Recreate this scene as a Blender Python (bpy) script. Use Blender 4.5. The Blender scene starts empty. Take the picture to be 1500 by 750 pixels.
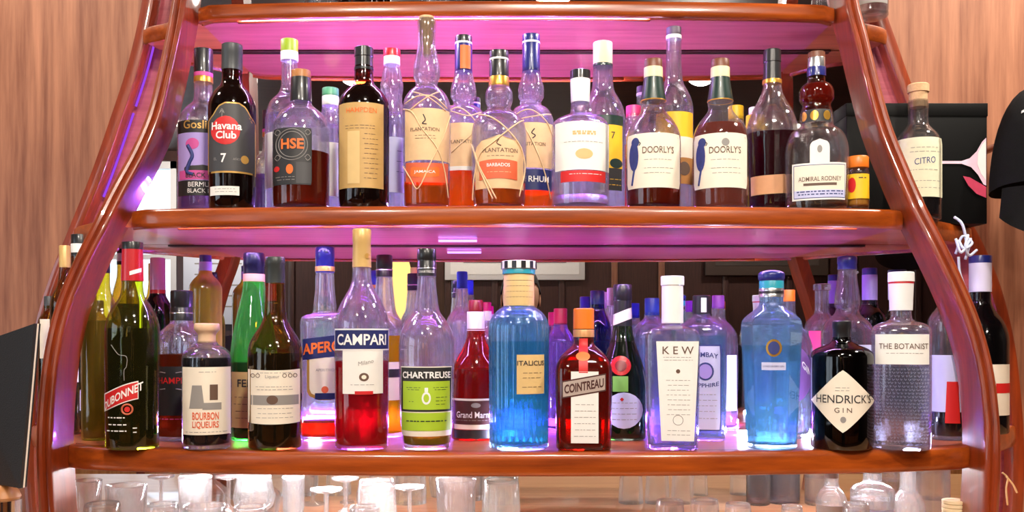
import bpy, bmesh, math, random
import numpy as np
from mathutils import Vector, Matrix

sc = bpy.context.scene
COL = sc.collection
random.seed(7)

# ------------------------------------------------------------------ camera
F = 1352.0            # focal length in pixels of the 1500 px wide frame
PX, PY = 750.0, 492.0  # optical axis / horizon in the photograph
CZ = 1.45             # camera height above the floor
cam_d = bpy.data.cameras.new('camera_view')
cam_d.sensor_width = 36.0
cam_d.lens = 36.0 * F / 1500.0
cam_d.shift_y = (PY - 375.0) / 1500.0
cam_d.clip_start = 0.01
cam = bpy.data.objects.new('camera_view', cam_d)
cam.location = (0, 0, CZ)
cam.rotation_euler = (math.pi / 2, 0, 0)
COL.objects.link(cam)
sc.camera = cam

# ------------------------------------------------------------------ world, exposure
w = bpy.data.worlds.new('daylight')
sc.world = w
w.use_nodes = True
w.node_tree.nodes['Background'].inputs[0].default_value = (0.75, 0.87, 1.0, 1)
w.node_tree.nodes['Background'].inputs[1].default_value = 3.0
vs = sc.view_settings
vs.view_transform = 'Standard'
vs.look = 'None'
vs.gamma = 1.0
vs.use_curve_mapping = False
vs.exposure = 0.12
cy = sc.cycles
cy.use_denoising = True
cy.denoiser = 'OPENIMAGEDENOISE'
cy.denoising_input_passes = 'RGB_ALBEDO_NORMAL'
cy.max_bounces = 20
cy.diffuse_bounces = 3
cy.glossy_bounces = 7
cy.transmission_bounces = 16
cy.transparent_max_bounces = 28
cy.caustics_reflective = True
cy.caustics_refractive = False
cy.blur_glossy = 0.6
cy.sample_clamp_indirect = 6.0
cy.sample_clamp_direct = 0.0

# ------------------------------------------------------------------ lights (each lamp's housing is built further down)
CEIL = 2.75
SPOTS = [(-1.25, 1.36, 13), (0.15, 0.15, 40), (1.28, 1.36, 24), (-0.75, -0.9, 32), (0.9, -0.9, 34), (-0.2, -2.2, 18), (1.7, -2.2, 16), (-2.0, -2.1, 30)]  # last three are added to brighten the mirrored back wall
for i, (x, y, p) in enumerate(SPOTS):
    l = bpy.data.lights.new('ceiling_lamp_light', 'AREA')
    l.shape = 'DISK'
    l.size = 0.16
    l.energy = p
    l.color = (1.0, 0.90, 0.78)
    o = bpy.data.objects.new('ceiling_lamp_light', l)
    o.location = (x, y, CEIL - 0.03)
    tgt = Vector((x * 0.75, 1.5, CZ + 0.1))
    if y > 1:
        tgt = Vector((x, y + 0.12, CZ))
    elif y < -2:
        tgt = Vector((x, -3.0, CZ + 0.5))
    elif y < 0:
        tgt = Vector((x * 0.3, 1.4, CZ + 0.1))
    o.rotation_euler = (tgt - Vector(o.location)).to_track_quat('-Z', 'Y').to_euler()
    COL.objects.link(o)

# ------------------------------------------------------------------ materials
MATS = {}


def newmat(name):
    m = bpy.data.materials.new(name)
    m.use_nodes = True
    m.node_tree.nodes.clear()
    return m, m.node_tree.nodes, m.node_tree.links


def pbr(name, col, rough=0.5, metal=0.0, coat=0.0, spec=0.5, emit=None, estr=0.0, bump=0.0, bscale=80.0, var=0.0):
    if name in MATS:
        return MATS[name]
    m, n, l = newmat(name)
    o = n.new('ShaderNodeOutputMaterial')
    b = n.new('ShaderNodeBsdfPrincipled')
    b.inputs['Base Color'].default_value = (*col, 1)
    b.inputs['Roughness'].default_value = rough
    b.inputs['Metallic'].default_value = metal
    b.inputs['Coat Weight'].default_value = coat
    b.inputs['Coat Roughness'].default_value = 0.05
    b.inputs['Specular IOR Level'].default_value = spec
    if emit:
        b.inputs['Emission Color'].default_value = (*emit, 1)
        b.inputs['Emission Strength'].default_value = estr
    if bump > 0 or var > 0:
        tc = n.new('ShaderNodeTexCoord')
        t = n.new('ShaderNodeTexNoise')
        t.inputs['Scale'].default_value = bscale
        t.inputs['Detail'].default_value = 4
        l.new(tc.outputs['Object'], t.inputs['Vector'])
        if bump > 0:
            bp = n.new('ShaderNodeBump')
            bp.inputs['Strength'].default_value = bump
            bp.inputs['Distance'].default_value = 0.002
            l.new(t.outputs['Fac'], bp.inputs['Height'])
            l.new(bp.outputs['Normal'], b.inputs['Normal'])
        if var > 0:
            mx = n.new('ShaderNodeMix')
            mx.data_type = 'RGBA'
            mx.inputs[6].default_value = (*[c * (1 - var) for c in col], 1)
            mx.inputs[7].default_value = (*[min(1, c * (1 + var)) for c in col], 1)
            l.new(t.outputs['Fac'], mx.inputs[0])
            l.new(mx.outputs[2], b.inputs['Base Color'])
    l.new(b.outputs[0], o.inputs[0])
    MATS[name] = m
    return m


def glass(name, tint=(0.97, 0.97, 0.98), edge=(0.6, 0.6, 0.66), haze=0.02, rough=0.0, wav=0.12):
    """Thin glass wall: clear and tinted through the middle, mirror-like and denser at its edges, with haze put in for glow."""
    if name in MATS:
        return MATS[name]
    m, n, l = newmat(name)
    o = n.new('ShaderNodeOutputMaterial')
    lw = n.new('ShaderNodeLayerWeight')
    lw.inputs['Blend'].default_value = 0.5
    tc = n.new('ShaderNodeTexCoord')
    nz = n.new('ShaderNodeTexNoise')
    nz.inputs['Scale'].default_value = 45
    nz.inputs['Detail'].default_value = 1
    l.new(tc.outputs['Object'], nz.inputs['Vector'])
    bp = n.new('ShaderNodeBump')
    bp.inputs['Strength'].default_value = wav
    bp.inputs['Distance'].default_value = 0.004
    l.new(nz.outputs['Fac'], bp.inputs['Height'])
    pw = n.new('ShaderNodeMath')
    pw.operation = 'POWER'
    pw.inputs[1].default_value = 3.0
    l.new(lw.outputs['Facing'], pw.inputs[0])
    cm = n.new('ShaderNodeMix')
    cm.data_type = 'RGBA'
    cm.inputs[6].default_value = (*tint, 1)
    cm.inputs[7].default_value = (*edge, 1)
    l.new(pw.outputs[0], cm.inputs[0])
    tr = n.new('ShaderNodeBsdfTransparent')
    l.new(cm.outputs[2], tr.inputs['Color'])
    df = n.new('ShaderNodeBsdfDiffuse')
    tl = n.new('ShaderNodeBsdfTranslucent')
    hz = [min(1.0, 0.15 + 0.85 * c) for c in tint]
    df.inputs['Color'].default_value = (*hz, 1)
    tl.inputs['Color'].default_value = (*hz, 1)
    dmx = n.new('ShaderNodeMixShader')  # haze mixed in so the glass takes up LED glow
    dmx.inputs[0].default_value = 0.8
    l.new(df.outputs[0], dmx.inputs[1])
    l.new(tl.outputs[0], dmx.inputs[2])
    hf = n.new('ShaderNodeMath')
    hf.operation = 'MULTIPLY_ADD'
    hf.inputs[1].default_value = haze * 4.0
    hf.inputs[2].default_value = haze
    l.new(pw.outputs[0], hf.inputs[0])
    mx1 = n.new('ShaderNodeMixShader')
    l.new(hf.outputs[0], mx1.inputs[0])
    l.new(tr.outputs[0], mx1.inputs[1])
    l.new(dmx.outputs[0], mx1.inputs[2])
    gl = n.new('ShaderNodeBsdfGlossy')
    gl.inputs['Roughness'].default_value = max(rough, 0.07)
    l.new(bp.outputs['Normal'], gl.inputs['Normal'])
    fr = n.new('ShaderNodeMath')
    fr.operation = 'MULTIPLY_ADD'
    fr.inputs[1].default_value = 0.62
    fr.inputs[2].default_value = 0.06
    l.new(pw.outputs[0], fr.inputs[0])
    mx2 = n.new('ShaderNodeMixShader')
    l.new(fr.outputs[0], mx2.inputs[0])
    l.new(mx1.outputs[0], mx2.inputs[1])
    l.new(gl.outputs[0], mx2.inputs[2])
    l.new(mx2.outputs[0], o.inputs[0])
    MATS[name] = m
    return m


def glass2(name, tint=(0.985, 0.985, 0.99), haze=0.03, thru=0.55, ior=1.46):
    """Wall of real thickness: refracts, lets a share of light straight through, a translucent haze stands in for glow."""
    if name in MATS:
        return MATS[name]
    m, n, l = newmat(name)
    o = n.new('ShaderNodeOutputMaterial')
    tc = n.new('ShaderNodeTexCoord')
    nz = n.new('ShaderNodeTexNoise')
    nz.inputs['Scale'].default_value = 60
    nz.inputs['Detail'].default_value = 1
    l.new(tc.outputs['Object'], nz.inputs['Vector'])
    bp = n.new('ShaderNodeBump')
    bp.inputs['Strength'].default_value = 0.045
    bp.inputs['Distance'].default_value = 0.003
    l.new(nz.outputs['Fac'], bp.inputs['Height'])
    g = n.new('ShaderNodeBsdfGlass')
    g.inputs['Color'].default_value = (*tint, 1)
    g.inputs['IOR'].default_value = ior
    g.inputs['Roughness'].default_value = 0.0
    l.new(bp.outputs['Normal'], g.inputs['Normal'])
    t = n.new('ShaderNodeBsdfTransparent')
    t.inputs['Color'].default_value = (*tint, 1)
    tl = n.new('ShaderNodeBsdfTranslucent')
    tl.inputs['Color'].default_value = (*tint, 1)
    a = n.new('ShaderNodeMixShader')
    a.inputs[0].default_value = thru
    l.new(g.outputs[0], a.inputs[1])
    l.new(t.outputs[0], a.inputs[2])
    b = n.new('ShaderNodeMixShader')  # translucent share added to imitate glow in the wall
    b.inputs[0].default_value = haze
    l.new(a.outputs[0], b.inputs[1])
    l.new(tl.outputs[0], b.inputs[2])
    lw = n.new('ShaderNodeLayerWeight')
    pw = n.new('ShaderNodeMath')
    pw.operation = 'POWER'
    pw.inputs[1].default_value = 3.0
    l.new(lw.outputs['Facing'], pw.inputs[0])
    fr = n.new('ShaderNodeMath')
    fr.operation = 'MULTIPLY_ADD'
    fr.inputs[1].default_value = 0.35
    fr.inputs[2].default_value = 0.05
    l.new(pw.outputs[0], fr.inputs[0])
    gl = n.new('ShaderNodeBsdfGlossy')
    gl.inputs['Roughness'].default_value = 0.07
    l.new(bp.outputs['Normal'], gl.inputs['Normal'])
    c = n.new('ShaderNodeMixShader')
    l.new(fr.outputs[0], c.inputs[0])
    l.new(b.outputs[0], c.inputs[1])
    l.new(gl.outputs[0], c.inputs[2])
    l.new(c.outputs[0], o.inputs[0])
    m['thick'] = 1
    MATS[name] = m
    return m


def liquid(name, col, ior=1.36, milk=0.0, rough=0.0):
    """Clear coloured liquid; milk = share of light it scatters."""
    if name in MATS:
        return MATS[name]
    m, n, l = newmat(name)
    o = n.new('ShaderNodeOutputMaterial')
    b = n.new('ShaderNodeBsdfGlass')
    b.inputs['Color'].default_value = (*col, 1)
    b.inputs['IOR'].default_value = ior
    b.inputs['Roughness'].default_value = rough
    if milk > 0:
        d = n.new('ShaderNodeBsdfDiffuse')
        d.inputs['Color'].default_value = (*col, 1)
        t = n.new('ShaderNodeBsdfTranslucent')
        t.inputs['Color'].default_value = (*col, 1)
        a = n.new('ShaderNodeMixShader')
        a.inputs[0].default_value = 0.65
        l.new(d.outputs[0], a.inputs[1])
        l.new(t.outputs[0], a.inputs[2])
        x = n.new('ShaderNodeMixShader')
        x.inputs[0].default_value = milk
        l.new(b.outputs[0], x.inputs[1])
        l.new(a.outputs[0], x.inputs[2])
        l.new(x.outputs[0], o.inputs[0])
    else:
        l.new(b.outputs[0], o.inputs[0])
    MATS[name] = m
    return m


def wood(name, c0, c1, axis='X', scale=6.0, stretch=14.0, rough=0.32, coat=0.6, coat_r=0.08):
    if name in MATS:
        return MATS[name]
    m, n, l = newmat(name)
    o = n.new('ShaderNodeOutputMaterial')
    b = n.new('ShaderNodeBsdfPrincipled')
    tc = n.new('ShaderNodeTexCoord')
    mp = n.new('ShaderNodeMapping')
    s = [stretch, stretch, stretch]
    s['XYZ'.index(axis)] = 1.0
    mp.inputs['Scale'].default_value = s
    l.new(tc.outputs['Object'], mp.inputs['Vector'])
    a = n.new('ShaderNodeTexNoise')
    a.inputs['Scale'].default_value = scale
    a.inputs['Detail'].default_value = 6
    a.inputs['Roughness'].default_value = 0.65
    l.new(mp.outputs[0], a.inputs['Vector'])
    a2 = n.new('ShaderNodeTexNoise')
    a2.inputs['Scale'].default_value = 1.6
    a2.inputs['Detail'].default_value = 2
    l.new(tc.outputs['Object'], a2.inputs['Vector'])
    ad = n.new('ShaderNodeMath')
    ad.operation = 'MULTIPLY_ADD'
    ad.inputs[1].default_value = 0.4
    l.new(a2.outputs['Fac'], ad.inputs[0])
    l.new(a.outputs['Fac'], ad.inputs[2])
    cr = n.new('ShaderNodeValToRGB')
    cr.color_ramp.elements[0].position = 0.42
    cr.color_ramp.elements[1].position = 0.95
    cr.color_ramp.elements[0].color = (*c0, 1)
    cr.color_ramp.elements[1].color = (*c1, 1)
    l.new(ad.outputs[0], cr.inputs[0])
    l.new(cr.outputs[0], b.inputs['Base Color'])
    b.inputs['Roughness'].default_value = rough
    b.inputs['Coat Weight'].default_value = coat
    b.inputs['Coat Roughness'].default_value = coat_r
    bp = n.new('ShaderNodeBump')
    bp.inputs['Strength'].default_value = 0.08
    bp.inputs['Distance'].default_value = 0.002
    l.new(a.outputs['Fac'], bp.inputs['Height'])
    l.new(bp.outputs['Normal'], b.inputs['Normal'])
    l.new(b.outputs[0], o.inputs[0])
    MATS[name] = m
    return m


def emis(name, col, s):
    if name in MATS:
        return MATS[name]
    m, n, l = newmat(name)
    o = n.new('ShaderNodeOutputMaterial')
    e = n.new('ShaderNodeEmission')
    e.inputs[0].default_value = (*col, 1)
    e.inputs[1].default_value = s
    l.new(e.outputs[0], o.inputs[0])
    MATS[name] = m
    return m


def srgb(r, g, b):
    return tuple(((c / 255.0) / 12.92 if c / 255.0 < 0.04045 else ((c / 255.0 + 0.055) / 1.055) ** 2.4) for c in (r, g, b))


W_LIP = wood('varnished_mahogany_lip', srgb(100, 34, 6), srgb(174, 80, 20), 'X', 5, 16, 0.3, 0.5, 0.12)
W_RIB = wood('varnished_mahogany_rib', srgb(92, 28, 8), srgb(150, 58, 18), 'Z', 6, 12, 0.34, 1.0, 0.05)
W_BOARD = wood('varnished_board', srgb(150, 70, 40), srgb(205, 120, 75), 'X', 5, 14, 0.3, 0.45, 0.18)
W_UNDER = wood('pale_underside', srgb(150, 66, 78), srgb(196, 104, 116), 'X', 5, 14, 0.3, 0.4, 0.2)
W_VENEER = wood('veneer_panel', srgb(92, 44, 26), srgb(178, 122, 92), 'Z', 2.6, 18, 0.42, 0.15, 0.3)
W_DARK = wood('dark_panel', srgb(36, 20, 18), srgb(70, 42, 36), 'Z', 6, 18, 0.4, 0.2, 0.2)
W_COUNTER = wood('counter_front', srgb(170, 96, 48), srgb(226, 160, 96), 'Z', 6, 14, 0.4, 0.2, 0.2)
W_FLOOR = wood('floorboards', srgb(70, 42, 26), srgb(120, 76, 46), 'Y', 5, 14, 0.45, 0.2, 0.2)
MIRROR = pbr('mirror_silver', (0.84, 0.84, 0.86), rough=0.0, metal=1.0)
LED_V = emis('violet_led', (0.38, 0.10, 1.0), 170.0)
LED_B = emis('cool_white_led', (0.60, 0.62, 1.0), 330.0)
LED_W = emis('white_led', (0.95, 0.95, 1.0), 220.0)

# ------------------------------------------------------------------ mesh helpers


def link(o, parent=None):
    COL.objects.link(o)
    if parent:
        o.parent = parent
    return o


def mesh_obj(name, verts, faces, mat, parent=None, smooth=True, sharp=None):
    me = bpy.data.meshes.new(name)
    me.from_pydata([tuple(v) for v in verts], [], faces)
    me.update()
    if mat:
        me.materials.append(mat)
    if smooth:
        me.polygons.foreach_set('use_smooth', [True] * len(me.polygons))
        if sharp is not None:
            try:
                me.set_sharp_from_angle(angle=math.radians(sharp))
            except Exception:
                pass
    return link(bpy.data.objects.new(name, me), parent)


def empty(name, loc, label=None, cat=None, group=None, kind=None, rz=0.0):
    o = bpy.data.objects.new(name, None)
    o.empty_display_size = 0.02
    o.location = loc
    o.rotation_euler = (0, 0, rz)
    COL.objects.link(o)
    return tag(o, label, cat, group, kind)


def tag(o, label=None, cat=None, group=None, kind=None):
    if label:
        o['label'] = label
    if cat:
        o['category'] = cat
    if group:
        o['group'] = group
    if kind:
        o['kind'] = kind
    return o


def box(name, lo, hi, mat, parent=None, bev=0.0, seg=2):
    bm = bmesh.new()
    bmesh.ops.create_cube(bm, size=1.0)
    for v in bm.verts:
        v.co = Vector([lo[i] + (v.co[i] + 0.5) * (hi[i] - lo[i]) for i in range(3)])
    if bev > 0:
        bmesh.ops.bevel(bm, geom=list(bm.edges), offset=bev, segments=seg, affect='EDGES', profile=0.5)
    me = bpy.data.meshes.new(name)
    bm.to_mesh(me)
    bm.free()
    me.materials.append(mat)
    if bev > 0:
        me.polygons.foreach_set('use_smooth', [True] * len(me.polygons))
        me.set_sharp_from_angle(angle=math.radians(50))
    return link(bpy.data.objects.new(name, me), parent)


def tube_geo(pts, r, k=6, closed=False):
    pts = [Vector(p) for p in pts]
    V, Fc = [], []
    n = len(pts)
    for i, p in enumerate(pts):
        a = pts[(i - 1) % n] if (closed or i > 0) else p
        b = pts[(i + 1) % n] if (closed or i < n - 1) else p
        t = (b - a)
        if t.length < 1e-9:
            t = Vector((0, 0, 1))
        t.normalize()
        u = t.cross(Vector((0.3, 0.9, 0.2)))
        if u.length < 1e-3:
            u = t.cross(Vector((1, 0, 0)))
        u.normalize()
        v = t.cross(u)
        rr = r[i] if isinstance(r, (list, tuple)) else r
        for j in range(k):
            q = 2 * math.pi * j / k
            V.append(p + (u * math.cos(q) + v * math.sin(q)) * rr)
    for i in range(n if closed else n - 1):
        i2 = (i + 1) % n
        for j in range(k):
            j2 = (j + 1) % k
            Fc.append((i * k + j, i * k + j2, i2 * k + j2, i2 * k + j))
    if not closed:
        Fc.append(tuple(range(k))[::-1])
        Fc.append(tuple((n - 1) * k + j for j in range(k)))
    return V, Fc


def tube(name, pts, r, mat, parent=None, k=6, closed=False):
    V, Fc = tube_geo(pts, r, k, closed)
    return mesh_obj(name, V, Fc, mat, parent)


def merge(*gs):
    V, Fc = [], []
    for v, f in gs:
        o = len(V)
        V += list(v)
        Fc += [tuple(i + o for i in q) for q in f]
    return V, Fc


def crom(pts, sub=6, clamp=True):
    """Catmull-Rom through pts (tuples)."""
    P = [np.array(p, float) for p in pts]
    if len(P) < 3:
        return [tuple(p) for p in P]
    out = []
    for i in range(len(P) - 1):
        p0 = P[i - 1] if i > 0 else 2 * P[0] - P[1]
        p1, p2 = P[i], P[i + 1]
        p3 = P[i + 2] if i + 2 < len(P) else 2 * P[-1] - P[-2]
        d1 = max(np.linalg.norm(p2 - p1), 1e-9)
        m1 = (p2 - p0) / max(np.linalg.norm(p2 - p1) + np.linalg.norm(p1 - p0), 1e-9) * d1
        m2 = (p3 - p1) / max(np.linalg.norm(p3 - p2) + np.linalg.norm(p2 - p1), 1e-9) * d1
        for k in range(sub):
            t = k / sub
            q = (2 * t**3 - 3 * t**2 + 1) * p1 + (t**3 - 2 * t**2 + t) * m1 + (-2 * t**3 + 3 * t**2) * p2 + (t**3 - t**2) * m2
            if clamp:
                q = np.minimum(np.maximum(q, np.minimum(p1, p2)), np.maximum(p1, p2))
            out.append(tuple(q))
    out.append(tuple(P[-1]))
    return out


def lathe_geo(prof, seg=32, n=2.0, dr=1.0, facets=0, flute=0.0, nfl=24):
    """prof: list of (z, r) bottom to top, closed at both ends."""
    rmax = max(r for _, r in prof)
    V, Fc = [], []
    rings = []
    for z, r in prof:
        d = min(r, dr * rmax) if dr < 1 else r
        t = max(0.0, min(1.0, (r / rmax - 0.5) / 0.42))
        nn = 2.0 + (n - 2.0) * t
        ring = []
        for j in range(seg):
            a = 2 * math.pi * j / seg
            c, s = math.cos(a), math.sin(a)
            k = 1.0
            if facets:
                q = 2 * math.pi / facets
                b = ((a + math.pi / 2) % q) - q / 2
                k = 1 + t * (math.cos(q / 2) / math.cos(b) - 1)
            if flute:
                k *= 1 + t * flute * math.cos(nfl * a)
            x = math.copysign(abs(c) ** (2 / nn), c) * r * k
            y = math.copysign(abs(s) ** (2 / nn), s) * d * k
            ring.append(len(V))
            V.append((x, y, z))
        rings.append(ring)
    for a, b in zip(rings, rings[1:]):
        for j in range(seg):
            j2 = (j + 1) % seg
            Fc.append((a[j], a[j2], b[j2], b[j]))
    Fc.append(tuple(rings[0][::-1]))
    Fc.append(tuple(rings[-1]))
    return V, Fc


FONT_CACHE = {}


def text_geo(s, bold=0.0, space=1.0):
    key = (s, bold, space)
    if key not in FONT_CACHE:
        c = bpy.data.curves.new('txt', 'FONT')
        c.body = s
        c.offset = bold
        c.space_character = space
        c.resolution_u = 3
        o = bpy.data.objects.new('txt', c)
        me = bpy.data.meshes.new_from_object(o)
        V = np.array([v.co[:2] for v in me.vertices]) if len(me.vertices) else np.zeros((0, 2))
        Fc = [tuple(p.vertices) for p in me.polygons]
        bpy.data.objects.remove(o)
        bpy.data.curves.remove(c)
        bpy.data.meshes.remove(me)
        lo, hi = V.min(0), V.max(0)
        V = V - (lo + hi) / 2
        FONT_CACHE[key] = (V, Fc, hi - lo)
    return FONT_CACHE[key]


# ------------------------------------------------------------------ bottles
SHELF_Z = {}      # level name -> z of its top (filled by the cabinet)


class Bottle:
    def __init__(s, name, label, x, Y, lvl, prof, gmat, n=2.0, dr=1.0, rot=0.0, seg=40, facets=0, flute=0.0, nfl=24, group=None, cat='bottle', sub=6, part='glass_body', sharp=45):
        s.x, s.Y, s.k = x, Y, Y / F
        s.zb = SHELF_Z[lvl]
        s.pyb = PY - (s.zb - CZ) / s.k          # image row of the shelf at this depth
        X = (x - PX) * s.k
        s.root = empty(name, (X, Y, s.zb + 0.0003), label, cat, group, rz=-math.atan2(X, Y) + rot)
        s.n, s.dr, s.facets = n, dr, facets
        s.seg = seg
        P = [(y, hw) for y, hw in prof]
        P[-1] = (s.pyb, P[-1][1])
        Q = crom(P, sub)
        s.prof = [((s.pyb - y) * s.k, hw * s.k) for y, hw in Q][::-1]   # bottom -> top (z, r)
        # rounded heel
        z0, r0 = s.prof[0]
        rr = 0.004
        heel = [(0.0, r0 - rr), (0.0008, r0 - rr * 0.45), (0.0025, r0 - rr * 0.1)]
        body = heel + [(z, r) for z, r in s.prof if z > 0.0045]
        s.body = body
        s.zz = np.array([z for z, r in body])
        s.rr = np.array([r for z, r in body])
        s.rmax = float(s.rr.max())
        s.kw = dict(seg=seg, n=n, dr=dr, facets=facets, flute=flute, nfl=nfl)
        s.wall = 0.0
        full = body
        if gmat.get('thick'):
            s.wall = 0.0019
            full = body + [(z, max(r - s.wall, 0.002)) for z, r in body[::-1] if z > 0.0085] + [(0.007, body[3][1] - 0.006), (0.0066, 0.002)]
        V, Fc = lathe_geo(full, **s.kw)
        s.glass = mesh_obj(part, V, Fc, gmat, s.root, sharp=(20 if facets else sharp))
        s.last = s.root

    def Z(s, y):
        return (s.pyb - y) * s.k

    def R(s, z):
        return float(np.interp(z, s.zz, s.rr))

    def liquid(s, ylev, mat, name='liquid', gap=0.0012, floor=0.004, ytop=None):
        zt = s.Z(ylev)
        if s.wall:
            gap, floor = s.wall - 0.0003, 0.0066
        zs = [floor] + [z for z in s.zz if floor + 0.0015 < z < zt - 0.0005] + [zt]
        pr = []
        for i, z in enumerate(zs):
            r = s.R(max(z, 0.004)) - gap
            if i == 0:
                pr.append((z, r - 0.003))
                pr.append((z + 0.0012, r - 0.0006))
            else:
                pr.append((z, r))
        V, Fc = lathe_geo(pr, **s.kw)
        o = mesh_obj(name, V, Fc, mat, s.root, sharp=45)
        s.last_liq = o
        return o

    def cap(s, prof, mat, name='cap', parent=None, n=2.0, sub=1, seg=28, dx=0.0, sharp=40):
        """prof: (image y, half width px) top to bottom."""
        Q = crom(prof, sub) if sub > 1 else prof
        pr = [(s.Z(y), hw * s.k) for y, hw in Q][::-1]
        V, Fc = lathe_geo(pr, seg=seg, n=n)
        if dx:
            V = [(v[0] + dx * s.k, v[1], v[2]) for v in V]
        return mesh_obj(name, V, Fc, mat, parent or s.root, sharp=sharp)

    def cyl(s, y0, y1, hw, mat, name='cap', hw2=None, bev=0.8, parent=None):
        h2 = hw if hw2 is None else hw2
        return s.cap([(y0, hw - bev * 1.3), (y0 + bev * 0.4, hw - bev * 0.4), (y0 + bev * 1.3, hw), (y1, h2)], mat, name, parent)

    # surface of the front half: arc length a (m, signed) at height z
    def surf(s, a, z, off):
        r = s.R(z) + off
        rr = s.R(z)
        d = (min(rr, s.dr * s.rmax) if s.dr < 1 else rr) + off
        t = max(0.0, min(1.0, (rr / s.rmax - 0.5) / 0.42))
        nn = 2.0 + (s.n - 2.0) * t
        if s.n == 2.0 and s.dr >= 1 and not s.facets:
            q = a / r
            return (r * math.sin(q), -r * math.cos(q), z)
        key = (round(r, 5), round(d, 5), round(nn, 3))
        tab = s.__dict__.setdefault('_tab', {})
        if key not in tab:
            ph = np.linspace(-math.pi / 2, math.pi / 2, 241)
            c, si = np.cos(ph), np.sin(ph)
            xx = np.sign(si) * np.abs(si) ** (2 / nn) * r
            yy = -np.abs(c) ** (2 / nn) * d
            if s.facets:
                qq = 2 * math.pi / s.facets
                bb = ((ph) % qq) - qq / 2
                kk = 1 + t * (math.cos(qq / 2) / np.cos(bb) - 1)
                xx = xx * kk
                yy = yy * kk
            ds = np.hypot(np.diff(xx), np.diff(yy))
            ar = np.concatenate([[0], np.cumsum(ds)])
            ar -= ar[120]
            tab[key] = (ar, xx, yy)
        ar, xx, yy = tab[key]
        return (float(np.interp(a, ar, xx)), float(np.interp(a, ar, yy)), z)

    def arc(s, xpx, z):
        """signed projected offset (px) from the bottle's axis -> arc length."""
        r = s.R(z)
        v = max(-0.985, min(0.985, xpx * s.k / r))
        if s.n == 2.0:
            return r * math.asin(v)
        # flat-ish front: arc ~ projected offset
        return r * v

    def patch(s, y0, y1, xl, xr, mat, shape='rect', shear=0.0, off=0.0005, name='label', parent=None, nu=12, nv=10, r=0.15, bend=0.0):
        """label on the glass between image rows y0..y1 and columns xl..xr."""
        par = parent or s.root
        xc, hw = (xl + xr) / 2 - s.x, (xr - xl) / 2
        V, Fc = [], []
        for j in range(nv + 1):
            t = j / nv
            if shape in ('ellipse', 'round'):
                tt = 0.5 - 0.5 * math.cos(math.pi * t)
                f = math.sqrt(max(0.0, 1 - (2 * tt - 1) ** 2)) or 1e-3
                t = tt
            elif shape == 'diamond':
                f = max(1e-3, 1 - abs(2 * t - 1))
            elif shape == 'rdiamond':
                f = max(1e-3, (1 - abs(2 * t - 1)) ** 0.85)
            elif shape == 'arch':
                q = min(1.0, t / 0.3)
                f = max(0.02, math.sqrt(max(0, 1 - (1 - q) ** 2)))
            elif shape == 'havana':
                if t < 0.16:
                    f = 0.30 + 0.48 * math.sqrt(t / 0.16)
                elif t < 0.24:
                    f = 0.78 + 0.22 * ((t - 0.16) / 0.08)
                else:
                    f = 1.0
            elif shape == 'tag':      # rounded bottom
                q = min(1.0, (1 - t) / 0.25)
                f = max(0.02, 0.35 + 0.65 * math.sqrt(max(0, 1 - (1 - q) ** 2)))
            elif shape == 'trap':     # wider at the top
                f = 1 - r * t
            elif shape == 'rrect':
                e = min(t, 1 - t)
                f = 1 - r * (1 - math.sqrt(max(0, 1 - (1 - min(1, e / 0.08)) ** 2)))
            else:
                f = 1.0
            y = y0 + (y1 - y0) * t
            for i in range(nu + 1):
                u = -1 + 2 * i / nu
                xp = xc + hw * f * u
                yy = y + shear * (xp - xc) + bend * (1 - u * u)
                z = max(0.004, s.Z(yy))
                V.append(s.surf(s.arc(xp, z), z, off))
        for j in range(nv):
            for i in range(nu):
                a = j * (nu + 1) + i
                Fc.append((a, a + nu + 1, a + nu + 2, a + 1))
        o = mesh_obj(name, V, Fc, mat, par)
        if parent is None and name in ('label', 'neck_label', 'front_label', 'collar_label', 'capsule'):
            s.last = o
        return o

    def text(s, txt, yc, width, mat, x=None, h=None, shear=0.0, bold=0.0, off=0.0011, name='lettering', parent=None, space=1.0, arc=0.0):
        V, Fc, sz = text_geo(txt, bold, space)
        kx = width * s.k / sz[0]
        ky = kx if h is None else h * s.k / sz[1]
        x0 = (s.x if x is None else x) - s.x
        zc = s.Z(yc)
        a0 = s.arc(x0, max(0.004, zc))
        lim = s.R(max(0.004, zc)) * 1.45
        out = []
        for vx, vy in V:
            a = a0 + vx * kx
            z = zc + vy * ky - shear * vx * kx - arc * ((vx * 2 / sz[0]) ** 2) * s.k
            out.append(s.surf(max(-lim, min(lim, a)), z, off))
        return mesh_obj(name, out, Fc, mat, parent or s.last, smooth=False)

    def lines(s, rows, xl, xr, mat, hgt=0.7, parent=None, off=0.0009, name='small_print'):
        """rows of small print too small to read: broken dashes of ink."""
        gs = []
        rnd = random.Random(int(s.x * 7 + rows[0]))
        for y in rows:
            x = xl + rnd.random() * 3
            while x < xr - 2:
                w_ = 2 + rnd.random() * 5
                x2 = min(x + w_, xr)
                V = []
                for yy in (y - hgt / 2, y + hgt / 2):
                    for xx in (x, x2):
                        z = max(0.004, s.Z(yy))
                        V.append(s.surf(s.arc(xx - s.x, z), z, off))
                gs.append((V, [(0, 2, 3, 1)]))
                x = x2 + 1.2 + rnd.random()
        V, Fc = merge(*gs)
        o = mesh_obj(name, V, Fc, mat, parent or s.last, smooth=False)
        return o

    def cord(s, pts, mat, rpx=1.0, name='raffia_cord', off=0.0014):
        """cord wound over the glass through image points."""
        Q = crom(pts, 8, clamp=False)
        P = []
        for x, y in Q:
            z = max(0.004, s.Z(y))
            P.append(s.surf(s.arc(x - s.x, z), z, off))
        return tube(name, P, rpx * s.k, mat, s.root, k=5)

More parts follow.
